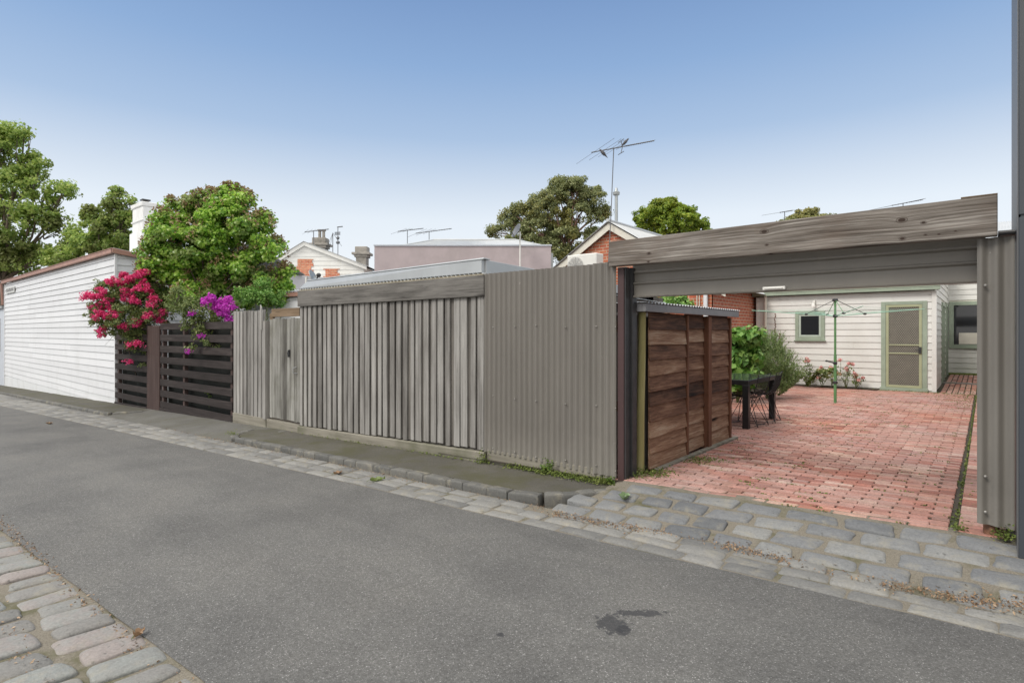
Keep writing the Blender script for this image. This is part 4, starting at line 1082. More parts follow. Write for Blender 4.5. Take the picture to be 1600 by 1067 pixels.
# ------------------------------------------------------------------ red brick house
bh = thing('brick_house', 'red brick house with white gable bargeboards rising behind the corrugated fence', 'house', (-8, 15.6, 0))
GX, GZ, GY = -8.09, 4.465, 14.1
XR, XL2 = -5.22, -10.96; sl2 = .62; ER = GZ - sl2*(XR-GX)
b = MB(); b.add([(XL2,GY,-.2),(XR-.001,GY,-.2),(XR-.001,GY,ER-.1),(GX,GY,GZ-.1),(XL2,GY,ER-.1),(XL2,GY+.3,-.2),(XR-.001,GY+.3,-.2),(XR-.001,GY+.3,ER-.1),(GX,GY+.3,GZ-.1),(XL2,GY+.3,ER-.1)],
  [(0,1,2,3,4),(9,8,7,6,5),(0,4,9,5),(3,8,9,4),(2,7,8,3)])
b.build('gable_wall', M['brick'], bh)
b = MB(); b.box(XL2,XR,GY+.3,22,-.2,ER-.05); b.box(XR-.03,XR+.0,GY,GY+.3,-.2,ER-.05); b.build('side_wall', M['brickside'], bh)
b = MB()
for sx, xe in ((-1, XL2-.35), (1, XR+.35)):
    ze = GZ - sl2*abs(xe-GX)
    b.hexa([(GX,GY-.14,GZ-.14),(xe,GY-.14,ze-.14),(xe,GY-.10,ze-.14),(GX,GY-.10,GZ-.14),(GX,GY-.14,GZ+.06),(xe,GY-.14,ze+.06),(xe,GY-.10,ze+.06),(GX,GY-.10,GZ+.06)])
b.build('bargeboard', M['creamtrim'] , bh)
b = MB()
L_ = 8.2
for xe in (XL2-.38, XR+.38):
    ze = GZ - sl2*abs(xe-GX); corr_roof(b, (GX,GY-.2,GZ+.10), (0,L_,0), (xe-GX,0,ze-GZ), amp=.012)
b.build('roof', M['whiteroof'], bh, smooth=60)
b = MB(); b.tube([(GX,GY-.22,GZ+.115),(GX,GY+L_-.2,GZ+.115)], .05, 8); b.build('ridge_cap', M['whiteroof'], bh, smooth=40)
fp = at_d(963, 350, 17.5)
b = MB(); b.tube([(fp.x,fp.y,3.6),(fp.x,fp.y,5.68)], .05, 12); b.lathe((fp.x,fp.y,5.66), [(.05,0),(.10,.02),(.11,.10),(.06,.13),(.05,.17),(.03,.24)], 12); b.build('flue', M['galv'], bh, smooth=40)
b = MB(); p = at_y(1103,480,GY-.06); b.box(p.x-.05,p.x+.045,GY-.11,GY-.03,0,ER); b.build('downpipe', M['white'], bh, bevel=.01)
b = MB()
for u in (1089,1093): 
    p = at_y(u,480,GY-.03); b.tube([(p.x,GY-.03,0),(p.x,GY-.03,2.6)], .012, 6)
b.build('conduit', M['creamtrim'], bh)

ac = thing('air_conditioner', 'white outdoor air conditioner unit in front of the brick gable', 'air conditioner', (-8.2,12.6,2.5))
a0, a1 = at_y(886,412,12.6), at_y(932,410,12.6); zt_ = at_y(886,399.5,12.6).z
b = MB(); b.box(a0.x,a1.x,12.6,12.95,zt_-.62,zt_); b.build('casing', M['ac'], ac, bevel=.02)
b = MB()
cxx = a0.x + (a1.x-a0.x)*.30; cz = zt_-.31
for k in range(9):
    rr = .04+.025*k; b.tube([(cxx+rr*math.cos(t_),12.585,cz+rr*math.sin(t_)) for t_ in [2*math.pi*q/20 for q in range(21)]], .004, 4)
for q in range(12):
    t_ = 2*math.pi*q/12; b.tube([(cxx,12.583,cz),(cxx+.25*math.cos(t_),12.583,cz+.25*math.sin(t_))], .004, 4)
b.build('fan_grille', M['grille'], ac)
b = MB(); b.box(a0.x+.08,a0.x+.14,12.55,13.2,zt_-.66,zt_-.62); b.box(a1.x-.2,a1.x-.14,12.55,13.2,zt_-.66,zt_-.62); b.box(a0.x+.08,a0.x+.14,12.9,12.96,0,zt_-.66); b.box(a1.x-.2,a1.x-.14,12.9,12.96,0,zt_-.66); b.build('bracket', M['galv'], ac)

# ------------------------------------------------------------------ antennas
def antenna(name, label, mast_pts, head, boom_ang, boom_l, tilt, els, r=.012, group='rooftop tv antennas', stack=None):
    """mast and a yagi head; boom_ang = heading of the boom in plan, els = (pos along boom, length)"""
    a = thing('tv_antenna', label, 'antenna', mast_pts[0], group=group)
    b = MB(); b.tube(mast_pts, r, 8); b.build('mast', M['antenna'], a, smooth=40)
    hd = Vector(head); d = Vector((math.cos(boom_ang)*math.cos(tilt), math.sin(boom_ang)*math.cos(tilt), math.sin(tilt)))
    sd2 = Vector((-math.sin(boom_ang), math.cos(boom_ang), 0))
    b = MB(); b.tube([hd - d*boom_l[0], hd + d*boom_l[1]], r*1.1, 6); b.build('boom', M['antenna'], a)
    b = MB()
    for (s, l) in els:
        c = hd + d*s; b.tube([c - sd2*l/2, c + sd2*l/2], .0045*r/.012, 4)
        b.ball(c, r*1.9, r*1.9, r*1.6, 6, 4)
    if stack:
        c = hd + d*stack; up = Vector((0,0,1))
        for q in (-1,1):
            b.tube([c, c + up*.17*q - d*.05], r*.8, 5); b.tube([c + up*.17*q - d*.05 - sd2*.16, c + up*.17*q - d*.05 + sd2*.16], r*.8, 5)
    b.build('elements', M['antenna'], a)
    return a
mp0, mp1 = at_y(950, 425, GY-.25), at_y(959, 232, GY-.25)
els = [(-.62,2.3),(-.30,1.9),(-.1,1.5),(.08,1.25),(.22,.5)] + [(.40+.075*k, .17) for k in range(13)]
ba = TH + rad(18)
hd = at_d(958.5, 231, at_d(958.5,231,1).length and mp1.length and (mp1.x*-SN + mp1.y*CS))
antenna('tv_antenna', 'tall leaning tv antenna on the red brick gable, largest of all the antennas', [mp0, (mp0+mp1)/2 + Vector((.01,0,0)), mp1 + Vector((0,0,.02))], mp1, ba, (.70,1.28), rad(15), els, r=.013, stack=.28)
def bird(label, p, s=1.0, ang=0):
    bd = thing('bird', label, 'bird', p, rotz=ang, group='birds on the large antenna')
    b = MB()
    # body and head as one lofted surface along the slanted axis, tail tapering below
    prof = [(-.15,.006),(-.11,.014),(-.07,.022),(-.03,.038),(.01,.046),(.05,.042),(.075,.028),(.09,.026),(.11,.028),(.128,.020),(.138,.006),(.16,.002)]
    b.tube([(x*.75*s, 0, x*.8*s + .07*s) for x, r in prof], [r*s for x, r in prof], 10)
    b.build('body', M['bird'], bd, local=True, smooth=60)
    b = MB()
    for q in (-1,1): b.tube([(.0,.015*q*s,.04*s),(.005*s,.015*q*s,.0)], .004*s, 5)
    b.build('leg', M['bird'], bd, local=True)
    return bd
dpt = lambda v: (v.x*-SN + v.y*CS)
dm = dpt(mp1)
bird('small grey bird perched on top of the large antenna boom', at_d(976.5, 226.5, dm+.1), .95, TH)
bird('small dark bird clinging below the left end of the large antenna', at_d(943, 244, dm-.2), 1.0, TH+math.pi)

# ------------------------------------------------------------------ mauve building with hipped roof
LF = dict(rotz=TH)
def local_thing(name, label, cat, lat, dep, group=None):
    loc = (CS*lat - SN*dep, SN*lat + CS*dep, -.3); return thing(name, label, cat, loc, TH, group)
D1 = 25.0; s1 = D1/890
pk = local_thing('rendered_building', 'long mauve rendered building with pale hipped roof behind the garage', 'building', -2.2, D1+3)
x0, x1 = (585-800)*s1 + 2.2, (861-800)*s1 + 2.2; zt_ = 1.75 + (520-384.5)*s1
b = MB(); b.box(x0,x1,-3,2.8,0,zt_); b.build('wall', M['pinkwall'], pk, local=True)
b = MB(); b.box(x0-.03,x1+.03,-3.04,2.84,zt_,zt_+.06); b.build('coping', M['annex'], pk, local=True)
b = MB(); D2 = 27.0; s2 = D2/890
rA, rB = (675-800)*s2+2.2, (806-800)*s2+2.2; e0, e1 = (624-800)*s1*1.02+2.2, (852-800)*s1+2.2; zr = 1.75+(520-373)*s2; ze = zt_+.02
def hipface(p, q, r_, t_):   # ridge p-q, eave r-t, ribs down the slope
    p, q, r_, t_ = map(Vector, (p,q,r_,t_)); m_ = 90*4
    N = (t_-r_).cross(p-r_).normalized()
    vs = []
    for i in range(m_+1):
        a = i/m_; w_ = .014*math.sin(2*math.pi*a*90)
        vs.append(r_.lerp(t_, a)+N*w_); vs.append(p.lerp(q, a)+N*w_)
    b.add(vs, [(2*i,2*i+2,2*i+3,2*i+1) for i in range(m_)])
hipface((rA,-.5,zr),(rB,-.5,zr),(e0,-2.7,ze),(e1,-2.7,ze)); hipface((rB,-.5,zr),(rA,-.5,zr),(e1,2.5,ze),(e0,2.5,ze))
b.add([(rA,-.5,zr),(e0,-2.7,ze),(e0,2.5,ze)],[(0,1,2)]); b.add([(rB,-.5,zr),(e1,2.5,ze),(e1,-2.7,ze)],[(0,1,2)])
b.build('roof', M['whiteroof'], pk, local=True, smooth=60)
b = MB(); b.tube([(rA,-.5,zr+.02),(rB,-.5,zr+.02)], .05, 8); b.tube([(rA,-.5,zr+.02),(e0,-2.7,ze+.02)], .04, 8); b.tube([(rB,-.5,zr+.02),(e1,-2.7,ze+.02)], .04, 8); b.build('ridge_cap', M['whiteroof'], pk, local=True)
b = MB(); b.box(x1+.0,x1+.12,-2.6,-2.3,zt_-1.6,zt_-.25); b.build('downpipe', M['galv'], pk, local=True)
b = MB(); cxl = (641-800)*s2+2.2; b.box(cxl-.5,cxl+.45,1.2,1.9,ze-.3,ze+.33); b.box(cxl-.62,cxl+.55,1.1,2.0,ze+.1,ze+.2); b.build('chimney', M['chimneygrey'], pk, local=True, bevel=.02)

def dish(label, lat, dep, z, rr, mast, face, tl=rad(20), col='antenna', z0=0):
    loc = (CS*lat - SN*dep, SN*lat + CS*dep, z0); t = thing('satellite_dish', label, 'satellite dish', loc, TH + face)
    b = MB(); b.tube([(0,0,mast),(0,0,z-z0)], .03, 8); b.build('mast', M['ac'], t, local=True)
    # dish faces local -y tilted up
    Rm = Matrix.Rotation(-tl, 3, 'X'); c = Vector((0,-.12,z-z0))
    def f(a, q):
        r = rr*q; th = 2*math.pi*a; p = Vector((r*math.cos(th), -.25*(r/rr)**2*rr, r*math.sin(th)*1.1)); return c + Rm @ p
    b = MB(); b.grid(f, 24, 6); o = b.build('reflector', M[col], t, local=True, smooth=60)
    sm = o.modifiers.new('solid','SOLIDIFY'); sm.thickness = .015
    b = MB(); b.tube([c + Rm @ Vector((0,0,-rr*1.05)), c + Rm @ Vector((0,-rr*1.1,-rr*.3))], .014, 6); b.ball(c + Rm @ Vector((0,-rr*1.15,-rr*.25)), .05,.06,.05); b.build('feed_arm', M['darksteel'], t, local=True)
    return t
dish('dark satellite dish on a pale pole in front of the mauve wall', (812.5-800)*24.3/890+.0, 24.3, 1.45+(520-362)*24.3/890, .30, 0, rad(-62), rad(25), 'antenna')
# two antennas beyond that roof
def small_antenna(label, u, vtop, vbot, dep, heading, sc_=1.0):
    p1 = at_d(u, vtop, dep); p0 = at_d(u, vbot, dep)
    els = [(-.55*sc_,2.2*sc_),(-.25*sc_,1.8*sc_),(.0,1.4*sc_),(.2*sc_,.5*sc_)] + [(sc_*(.35+.12*k), .2*sc_) for k in range(6)]
    return antenna('tv_antenna', label, [p0, p1], p1, heading, (.6*sc_,1.05*sc_), rad(12), els, r=.02)
small_antenna('thin tv antenna left of a grey chimney beyond the mauve building', 636.5, 360, 395, 33, TH+rad(35), 1.0)
small_antenna('thin tv antenna at the left end of the pale hipped roof ridge', 670.5, 362, 390, 31, TH+rad(30), 1.3)
small_antenna('tv antenna over the white gabled cottage apex', 490, 361, 392, 29.5, TH+rad(30), .75)
small_antenna('tv antenna above the right half of the timber lintel', 1411, 318, 350, 30, TH+rad(22), 1.5)
small_antenna('tv antenna beside the half hidden tree above the lintel middle', 1226, 331, 362, 30, TH+rad(40), .9)
# tall mast with dipoles by the cottage chimney
pm = at_d(528, 355, 30)
ms = thing('aerial_mast', 'thin double aerial mast with stays right of the cottage chimney', 'aerial', (pm.x, pm.y, 3), TH)
b = MB(); zz1 = pm.z-3; k_ = 30/890
b.tube([(0,0,0),(0,0,zz1)], .02, 6); b.tube([(-8*k_,0,0),(-8*k_,0,zz1-9*k_)], .02, 6); b.build('mast', M['antenna'], ms, local=True)
b = MB()
b.tube([(-1*k_,0,zz1),(5.5*k_,.2,zz1+2*k_)], .03, 6); b.ball((0,0,zz1-17*k_), .09,.09,.09); b.ball((0,0,zz1-24*k_), .11,.11,.09)
for q in range(6): b.tube([(-5*k_,0,zz1-(8+q*.9)*k_),(1*k_,.3,zz1-(6+q*.9)*k_)], .010, 4)
for (xx) in (-16,-12,6): b.tube([(-8*k_,0,zz1-9*k_),(xx*k_,0,zz1-30*k_)], .009, 4)
b.build('elements', M['antenna'], ms, local=True)

# ------------------------------------------------------------------ white gabled cottage
D3 = 28.0; s3 = D3/890
wc = local_thing('gabled_cottage', 'cream gabled weatherboard cottage with two bare red brick patches', 'house', -9.5, D3+3)
L3 = lambda u: (u-800)*s3 + 9.5
Z3 = lambda v: 1.75 + (520-v)*s3
ax_, az_ = L3(476.5), Z3(381); rx_, rz_ = L3(569), Z3(417); lx_, lz_ = L3(392), Z3(433)
def lap_gable():
    b = MB(); pitch = 6.9*s3; z = Z3(470)
    while z < az_:
        zt2 = z + pitch
        def xl(zz): return max(lx_, ax_ - (az_-zz)/((az_-lz_)/(ax_-lx_)))
        def xr(zz): return min(rx_, ax_ + (az_-zz)/((az_-rz_)/(rx_-ax_)))
        a, c, a2, c2 = xl(z) , xr(z), xl(min(zt2,az_-.01)), xr(min(zt2,az_-.01))
        b.hexa([(a,-3.03,z),(c,-3.03,z),(c,-3,z),(a,-3,z),(a2,-3.008,min(zt2,az_)),(c2,-3.008,min(zt2,az_)),(c2,-3,min(zt2,az_)),(a2,-3,min(zt2,az_))])
        z = zt2
    return b
lap_gable().build('weatherboards', M['cream'], wc, local=True)
b = MB(); b.add([(lx_,-3,0),(rx_,-3,0),(rx_,-3,rz_),(ax_,-3,az_-.02),(lx_,-3,lz_),(lx_,4,0),(rx_,4,0),(rx_,4,rz_),(ax_,4,az_-.02),(lx_,4,lz_)],[(0,1,2,3,4),(9,8,7,6,5),(0,4,9,5),(1,6,7,2)])
b.build('wall', M['creamtrim'], wc, local=True)
b = MB()
for (xe, ze2) in ((rx_+.15, rz_-.05), (lx_-.15, lz_-.08)):
    b.hexa([(ax_,-3.14,az_-.11),(xe,-3.14,ze2-.11),(xe,-3.08,ze2-.11),(ax_,-3.08,az_-.11),(ax_,-3.14,az_+.08),(xe,-3.14,ze2+.08),(xe,-3.08,ze2+.08),(ax_,-3.08,az_+.08)])
b.build('bargeboard', M['cream'], wc, local=True)
b = MB(); corr_roof(b, (ax_,-3.2,az_+.1), (0,7.4,0), (rx_+.2-ax_,0,rz_-az_-.08)); corr_roof(b, (ax_,-3.2,az_+.1), (0,7.4,0), (lx_-.2-ax_,0,lz_-az_-.1)); b.build('roof', M['whiteroof'], wc, local=True, smooth=60)
for (u0,u1,v0,v1) in ((463.5,488,405,442),(507,529,420,442)):
    b = MB(); X0, X1, Z1_, Z0_ = L3(u0), L3(u1), Z3(v0), Z3(v1)
    pts = []
    nn = 7
    z = Z0_
    while z < Z1_ - .01:     # toothed edge, a brick at a time
        j0, j1 = R_.choice((0,.06,-.05)), R_.choice((0,.06,-.05)); zt2 = min(z+.16, Z1_)
        b.box(X0+j0, X1+j1, -3.045, -3.0, z, zt2); z = zt2
    b.build('brick_patch', M['brickpatch'], wc, local=True)
def stack_chimney(u0, u1, vt, vb, dep, pots, nm_parent):
    k = dep/890; a = (u0-800)*k+9.5; c = (u1-800)*k+9.5; y = dep-(D3+3); z1_ = 1.75+(520-vt)*k; z0_ = 1.75+(520-vb)*k
    b = MB(); dd = (c-a)*.6; e = .12
    b.box(a+e*1.6,c-e*1.6,y,y+dd,z0_-1,z1_-.55); b.box(a+e,c-e,y-.05,y+dd+.05,z1_-.55,z1_-.42); b.box(a,c,y-.12,y+dd+.12,z1_-.42,z1_-.30); b.box(a+e*1.2,c-e*1.2,y,y+dd,z1_-.30,z1_)
    o = b.build('chimney', M['chimneygrey'], nm_parent, local=True, bevel=.02)
    if pots:
        b = MB()
        for q in (.45,.66): 
            xx = a+(c-a)*q; b.lathe((xx,y+dd/2,z1_-.02), [(.10,0),(.08,.1),(.08,.38),(.13,.42),(.13,.48)], 10)
        b.build('chimney_pot', M['chimneygrey'], o, local=True, smooth=40)
stack_chimney(483,513,371,400,30,True,wc)
stack_chimney(550,578,385,425,29,False,wc)
dish('small edge-on satellite dish with feed arm at the left end of the garage roof', (479-800)*13/890, 13, 1.45+(520-433)*13/890, .15, 0, rad(82), rad(25), 'galv')
# low white outbuilding with rusty flashing between tree and garage
ob = thing('outbuilding', 'small white weatherboard outbuilding with rusty roof edge behind the timber gate', 'shed', (-11.5, 8.2, -.2))
q0, q1 = at_y(425,455,7.5), at_y(482,460,7.5)
b = MB(); b.box(-16.5,-11.3,7.53,9.5,-.4,2.35); b.build('wall', M['whiteplinth'], ob)
b = MB(); lap_wall(b, (-16.5,7.53), (-11.3,7.53), -.2, 2.35, .19, (0,-1), .022); lap_wall(b, (-11.3,7.53), (-11.3,9.5), -.2, 2.35, .19, (1,0), .022); b.build('weatherboards', M['white'], ob)
b = MB(); b.box(-16.6,-11.2,7.42,7.50,2.36,2.46); b.box(-11.25,-11.17,7.5,9.6,2.36,2.46); b.build('flashing', M['gutterpink'], ob)
b = MB(); corr_roof(b, (-16.6,7.4,2.48), (5.4,0,0), (0,2.3,.35)); b.build('roof', M['whiteroof'], ob, smooth=60)

# ------------------------------------------------------------------ vegetation
NR = np.random.default_rng(11)
def leaves_mesh(name, C, Nn, size, mat, parent=None, aspect=.62, fold=.25, local=False, tip=True):
    """C centres (n,3), Nn rough normals (n,3): one folded leaf per point"""
    n = len(C)
    up = NR.normal(size=(n,3)); Nn = Nn/np.maximum(1e-6, np.linalg.norm(Nn,axis=1,keepdims=True)) + NR.normal(size=(n,3))*.55
    Nn /= np.linalg.norm(Nn,axis=1,keepdims=True)
    A = np.cross(Nn, up); A /= np.maximum(1e-6, np.linalg.norm(A,axis=1,keepdims=True)); A[:,2] -= .25
    A /= np.linalg.norm(A,axis=1,keepdims=True); B = np.cross(Nn, A); B /= np.linalg.norm(B,axis=1,keepdims=True)
    s = (size*NR.uniform(.65,1.25,size=n))[:,None]
    p0 = C - A*s*.5; p3 = C + A*s*.5
    w = s*aspect*.5
    p1 = C - A*s*.08 + B*w + Nn*s*fold*.4; p2 = C - A*s*.08 - B*w + Nn*s*fold*.4
    V = np.stack([p0,p1,p3,p2],axis=1).reshape(-1,3)
    if parent is not None and not local:
        inv = np.array(ROOTM[parent.name].inverted()); V = V @ inv[:3,:3].T + inv[:3,3]
    me = bpy.data.meshes.new(name); me.vertices.add(4*n); me.vertices.foreach_set('co', V.astype(np.float32).ravel())
    idx = np.arange(n)*4
    T = np.stack([idx,idx+1,idx+2,idx,idx+2,idx+3],axis=1).ravel().astype(np.int32)
    me.loops.add(6*n); me.loops.foreach_set('vertex_index', T); me.polygons.add(2*n)
    me.polygons.foreach_set('loop_start', (np.arange(2*n)*3).astype(np.int32)); me.polygons.foreach_set('loop_total', np.full(2*n,3,dtype=np.int32))
    me.update(calc_edges=True); me.validate(); me.materials.append(mat)
    o = bpy.data.objects.new(name, me); COL.objects.link(o)
    if parent is not None: o.parent = parent
    ROOTM[o.name] = ROOTM[parent.name] if parent is not None else Matrix.Identity(4)
    return o
def clump_points(blobs, n, cl_size, shell=.72, ncl=None, flat=.7, out_jit=.1, density=None):
    """blobs: (centre, radius or (rx,ry,rz)); points gathered in clumps on and inside each blob"""
    W_ = np.array([np.prod(np.array(r if hasattr(r,'__len__') else (r,r,r)))**(.72) for c, r in blobs]); W_ /= W_.sum()
    Cs, Ns = [], []
    for (c, r), w in zip(blobs, W_):
        r = np.array(r if hasattr(r,'__len__') else (r,r,r), dtype=float); m = int(n*w)
        k = ncl or max(10, int(5.0*(r.mean()/cl_size)**2))
        d = NR.normal(size=(k,3)); d /= np.linalg.norm(d,axis=1,keepdims=True); d[:,2] = np.where(d[:,2] < -.5, -d[:,2], d[:,2])
        cc = d*r*(shell + (1-shell)*NR.uniform(-.6,1,size=(k,1))**1) * (1 + NR.normal(size=(k,1))*out_jit)
        i = NR.integers(0,k,size=m); o = NR.normal(size=(m,3)); o /= np.linalg.norm(o,axis=1,keepdims=True)
        rr = NR.uniform(0,1,size=(m,1))**.45 * cl_size * NR.uniform(.6,1.2,size=k)[i][:,None]
        o2 = o*rr; o2[:,2] *= flat
        Cs.append(np.array(c) + cc[i] + o2); Ns.append(o + cc[i]/r.mean()*.6 + np.array([0,0,.5]))
    return np.concatenate(Cs), np.concatenate(Ns)
def limbs(mb, base, tops, r0, r1, bend=.25, n=8, rng=R_):
    base = Vector(base)
    for t_ in tops:
        t_ = Vector(t_); L = (t_-base).length; m = 6; pts = []
        off = Vector((rng.uniform(-1,1), rng.uniform(-1,1), rng.uniform(0,.8)))*L*bend*.5
        for i in range(m+1):
            s = i/m; p = base.lerp(t_, s) + off*math.sin(math.pi*s) + Vector((rng.uniform(-1,1),rng.uniform(-1,1),0))*L*.012*(0 < i < m); pts.append(p)
        mb.tube(pts, [r0*(1-s/m)+r1*s/m for s in range(m+1)], n)
def tree(name, label, px_blobs, dep, leaf, leafmat, barkmat, n, cl, trunk_px, base_z=-.4, spread=.8, nsub=5, r0=.18, aspect=.62, group=None, cat='tree', shell=.72, djit=.35, ncl=None, flat=.7, extra=None, twig=True):
    k = dep/890; blobs = []
    for (u, v, r) in px_blobs:
        rx = r*k; p = at_d(u, v, dep + R_.uniform(-djit,djit)*r*k); blobs.append((tuple(p), (rx, rx, rx*.92)))
    tb_ = at_d(trunk_px[0], 520, dep); fork = at_d(trunk_px[0], trunk_px[1], dep)
    t = thing(name, label, cat, (tb_.x, tb_.y, base_z), group=group)
    b = MB(); b.tube([(tb_.x,tb_.y,base_z), (tb_.x+.05,tb_.y,(base_z+fork.z)/2), tuple(fork)], [r0*1.4, r0*1.1, r0], 10)
    for (c, r) in blobs:
        c = Vector(c); limbs(b, fork, [c], r0*.7, r0*.22)
        if twig:
            rr = r[0]
            for q in range(nsub):
                d = Vector((R_.gauss(0,1),R_.gauss(0,1),R_.gauss(.3,1))).normalized(); limbs(b, c.lerp(fork, .25), [c + d*rr*.85], r0*.25, r0*.04, n=5)
    b.build('trunk', barkmat, t, smooth=60)
    C, N = clump_points(blobs, n, cl, shell, ncl=ncl, flat=flat)
    leaves_mesh('crown', C, N, leaf, leafmat, t, aspect)
    return t, blobs

# street tree far left
tree('plane_tree', 'tall spreading green plane tree behind the white weatherboard house at far left',
     [(-35,235,45),(8,222,34),(48,262,27),(20,292,40),(-30,320,55),(70,308,20),(98,300,19),(55,345,36),(8,385,38),(90,352,20),(118,375,22),(60,398,26),(5,215,18),(38,208,12),(20,415,34),(85,408,26),(-30,400,50),(62,262,14)],
     38, .23, M['l_plane'], M['bark'], 33000, .5, (5,440), r0=.17, nsub=3, flat=.85, shell=.66)
tree('plane_tree', 'smaller green plane tree left of the white painted chimney',
     [(148,350,20),(178,322,16),(184,303,10),(140,332,11),(172,362,26),(195,345,16),(132,385,20),(160,392,24),(203,316,6),(110,400,20),(190,380,18),(185,395,16)],
     36, .22, M['l_plane'], M['bark'], 15000, .42, (165,430), r0=.1, nsub=3, flat=.85)
# ornamental tree behind the slat fence
OD = 14.6
t, ob_ = tree('ornamental_tree', 'bushy bright green tree with heart shaped leaves behind the slat fence',
     [(268,372,36),(312,352,38),(355,342,38),(396,368,32),(255,405,32),(418,402,26),(330,395,52),(290,435,42),(375,430,42),(238,425,20),(430,438,18),(405,462,24),(358,312,14),(378,322,16),(300,324,14),(340,458,30),(255,342,12),(412,345,12),(235,392,16),(432,385,10),(335,328,14),(225,440,10),(245,458,18),(300,470,28),(370,470,28),(430,455,20),(446,425,9),(368,304,9),(357,299,7),(345,306,6),(386,311,8),(268,322,8),(311,311,7),(330,305,5)],
     OD, .085, M['l_orn'], M['bark'], 72000, .26, (330,480), base_z=-.35, r0=.032, aspect=.9, nsub=4, shell=.7, djit=.9)
tips = []; tn = []
for c, r in ob_:
    for q in range(26):
        d = Vector((R_.gauss(0,1),R_.gauss(0,1),abs(R_.gauss(.9,.7)))).normalized()
        base = Vector(c) + Vector((d.x*r[0], d.y*r[1], d.z*r[2]))*R_.uniform(.92,1.14)
        for w_ in range(9):
            tips.append(base + Vector((R_.gauss(0,.035),R_.gauss(0,.035),R_.uniform(-.02,.17)))); tn.append((R_.gauss(0,1),R_.gauss(0,1),.3))
leaves_mesh('new_growth', np.array(tips), np.array(tn), .075, M['l_tip'], t, .6)
# gum tree
tree('gum_tree', 'large domed gum tree with open canopy and reddish limbs left of the tall antenna',
     [(893,300,25),(925,312,22),(862,308,20),(850,332,26),(935,340,16),(905,335,26),(820,338,20),(792,352,18),(773,363,12),(838,362,26),(880,370,30),(928,370,16),(860,395,26),(895,405,24),(812,372,22),(872,290,13),(905,286,12),(800,332,12),(835,318,12),(925,395,14),(840,400,22),(945,330,8)],
     48, .22, M['l_gum'], M['redbark'], 58000, .46, (884,398), r0=.15, aspect=.5, nsub=6, shell=.8, flat=.8)
tree('bushy_tree', 'dense rounded yellow green tree right of the brick gable',
     [(1040,333,24),(1015,345,22),(1068,345,24),(1038,358,28),(1090,360,18),(1005,362,15),(1072,368,22),(1028,326,14),(1050,322,12),(1104,366,8)],
     42, .20, M['l_bush'], M['bark'], 32000, .34, (1045,380), r0=.15, aspect=.5, nsub=2, shell=.85, flat=.8)
tree('bushy_tree', 'half hidden olive green treetop above the middle of the timber lintel',
     [(1262,342,18),(1240,349,14),(1285,346,13),(1222,356,10),(1262,362,24),(1300,358,10),(1235,372,20)],
     45, .22, M['l_gum'], M['bark'], 16000, .36, (1260,380), r0=.12, aspect=.5, nsub=3)
tree('bushy_tree', 'low dark green hedge tree seen over the little shed roof', [(1010,478,16),(1040,474,14),(1066,476,12)], 13.0, .09, M['l_broad'], M['bark'], 2500, .16, (1030,500), base_z=0, r0=.03, nsub=2)

# bougainvilleas
def vine(name, label, px, dep, nleaf, flowers, fmat, loose=0, base=None, dj=.25):
    k = dep/890; blobs = [(tuple(at_d(u,v,dep+R_.uniform(-dj,dj)*.5)), (r*k,r*k*.9,r*k*.85)) for (u,v,r) in px]
    bs = base or at_d(px[0][0],640,dep+.35)
    t = thing(name, label, 'shrub', (bs.x, bs.y, -.35), group='bougainvilleas over the slat fence')
    b = MB()
    for i, (c, r) in enumerate(blobs):
        limbs(b, (bs.x,bs.y,-.35) if i == 0 else min((q[0] for q in blobs[:i]), key=lambda q: (Vector(q)-Vector(c)).length), [c], .014, .005, n=5)
        for q in range(4):
            d = Vector((R_.gauss(0,1),R_.gauss(0,1),R_.gauss(0,1))).normalized(); limbs(b, c, [Vector(c)+d*r[0]*1.15], .006, .002, n=4)
    b.build('stems', M['bark'], t)
    C, N = clump_points(blobs, nleaf, .10, .75, flat=.9); leaves_mesh('foliage', C, N, .056, M['l_boug'], t, .62)
    fb = [(tuple(at_d(u,v,dep-.32+R_.uniform(-.12,.12))), (r*k*1.1,r*k*.8,r*k*.8)) for (u,v,r) in flowers]
    C, N = clump_points(fb, sum(int(r*r*2.6+30) for _,_,r in flowers), .085, .6, flat=.8, ncl=14); leaves_mesh('flowers', C, N, .042, fmat, t, .85, .5)
    return t
FD = 14.3
vine('bougainvillea', 'large magenta red bougainvillea spilling over the fence beside the white house',
     [(200,462,34),(170,458,24),(232,470,28),(165,490,28),(200,500,36),(240,500,26),(178,518,22),(215,528,22),(152,510,14),(205,545,12),(262,480,22),(228,548,10),(225,572,6)],
     FD, 22000, [(205,442,24),(180,448,18),(222,452,18),(158,463,16),(140,465,11),(130,466,6),(168,478,16),(182,494,15),(160,494,14),(195,466,16),(212,505,12),(232,496,12),(240,468,9),(254,490,9),(192,512,9),(160,516,8),(208,470,10),(216,538,8),(202,540,5),(201,566,5),(248,502,8),(222,430,12),(148,480,8),(236,478,8),(158,524,6)],
     M['f_mag'], base=at_y(226,640,5.5))
vine('bougainvillea', 'purple flowering vine with sparse green leaves over the wide slat fence',
     [(275,478,18),(300,482,20),(330,485,20),(355,478,16),(300,498,14),(345,498,14),(315,520,13),(330,538,12),(290,510,8),(350,515,12),(310,505,14),(360,492,10),(280,460,12),(343,545,8),(300,545,7),(335,505,10),(362,530,5)],
     12.0, 5200, [(345,478,14),(330,470,10),(355,470,10),(352,492,9),(345,485,10),(320,472,7),(358,500,7),(362,482,7),(312,525,3.5),(295,550,3.5),(300,490,4)],
     M['f_pur'], base=at_y(330,640,5.35))
vine_ = None
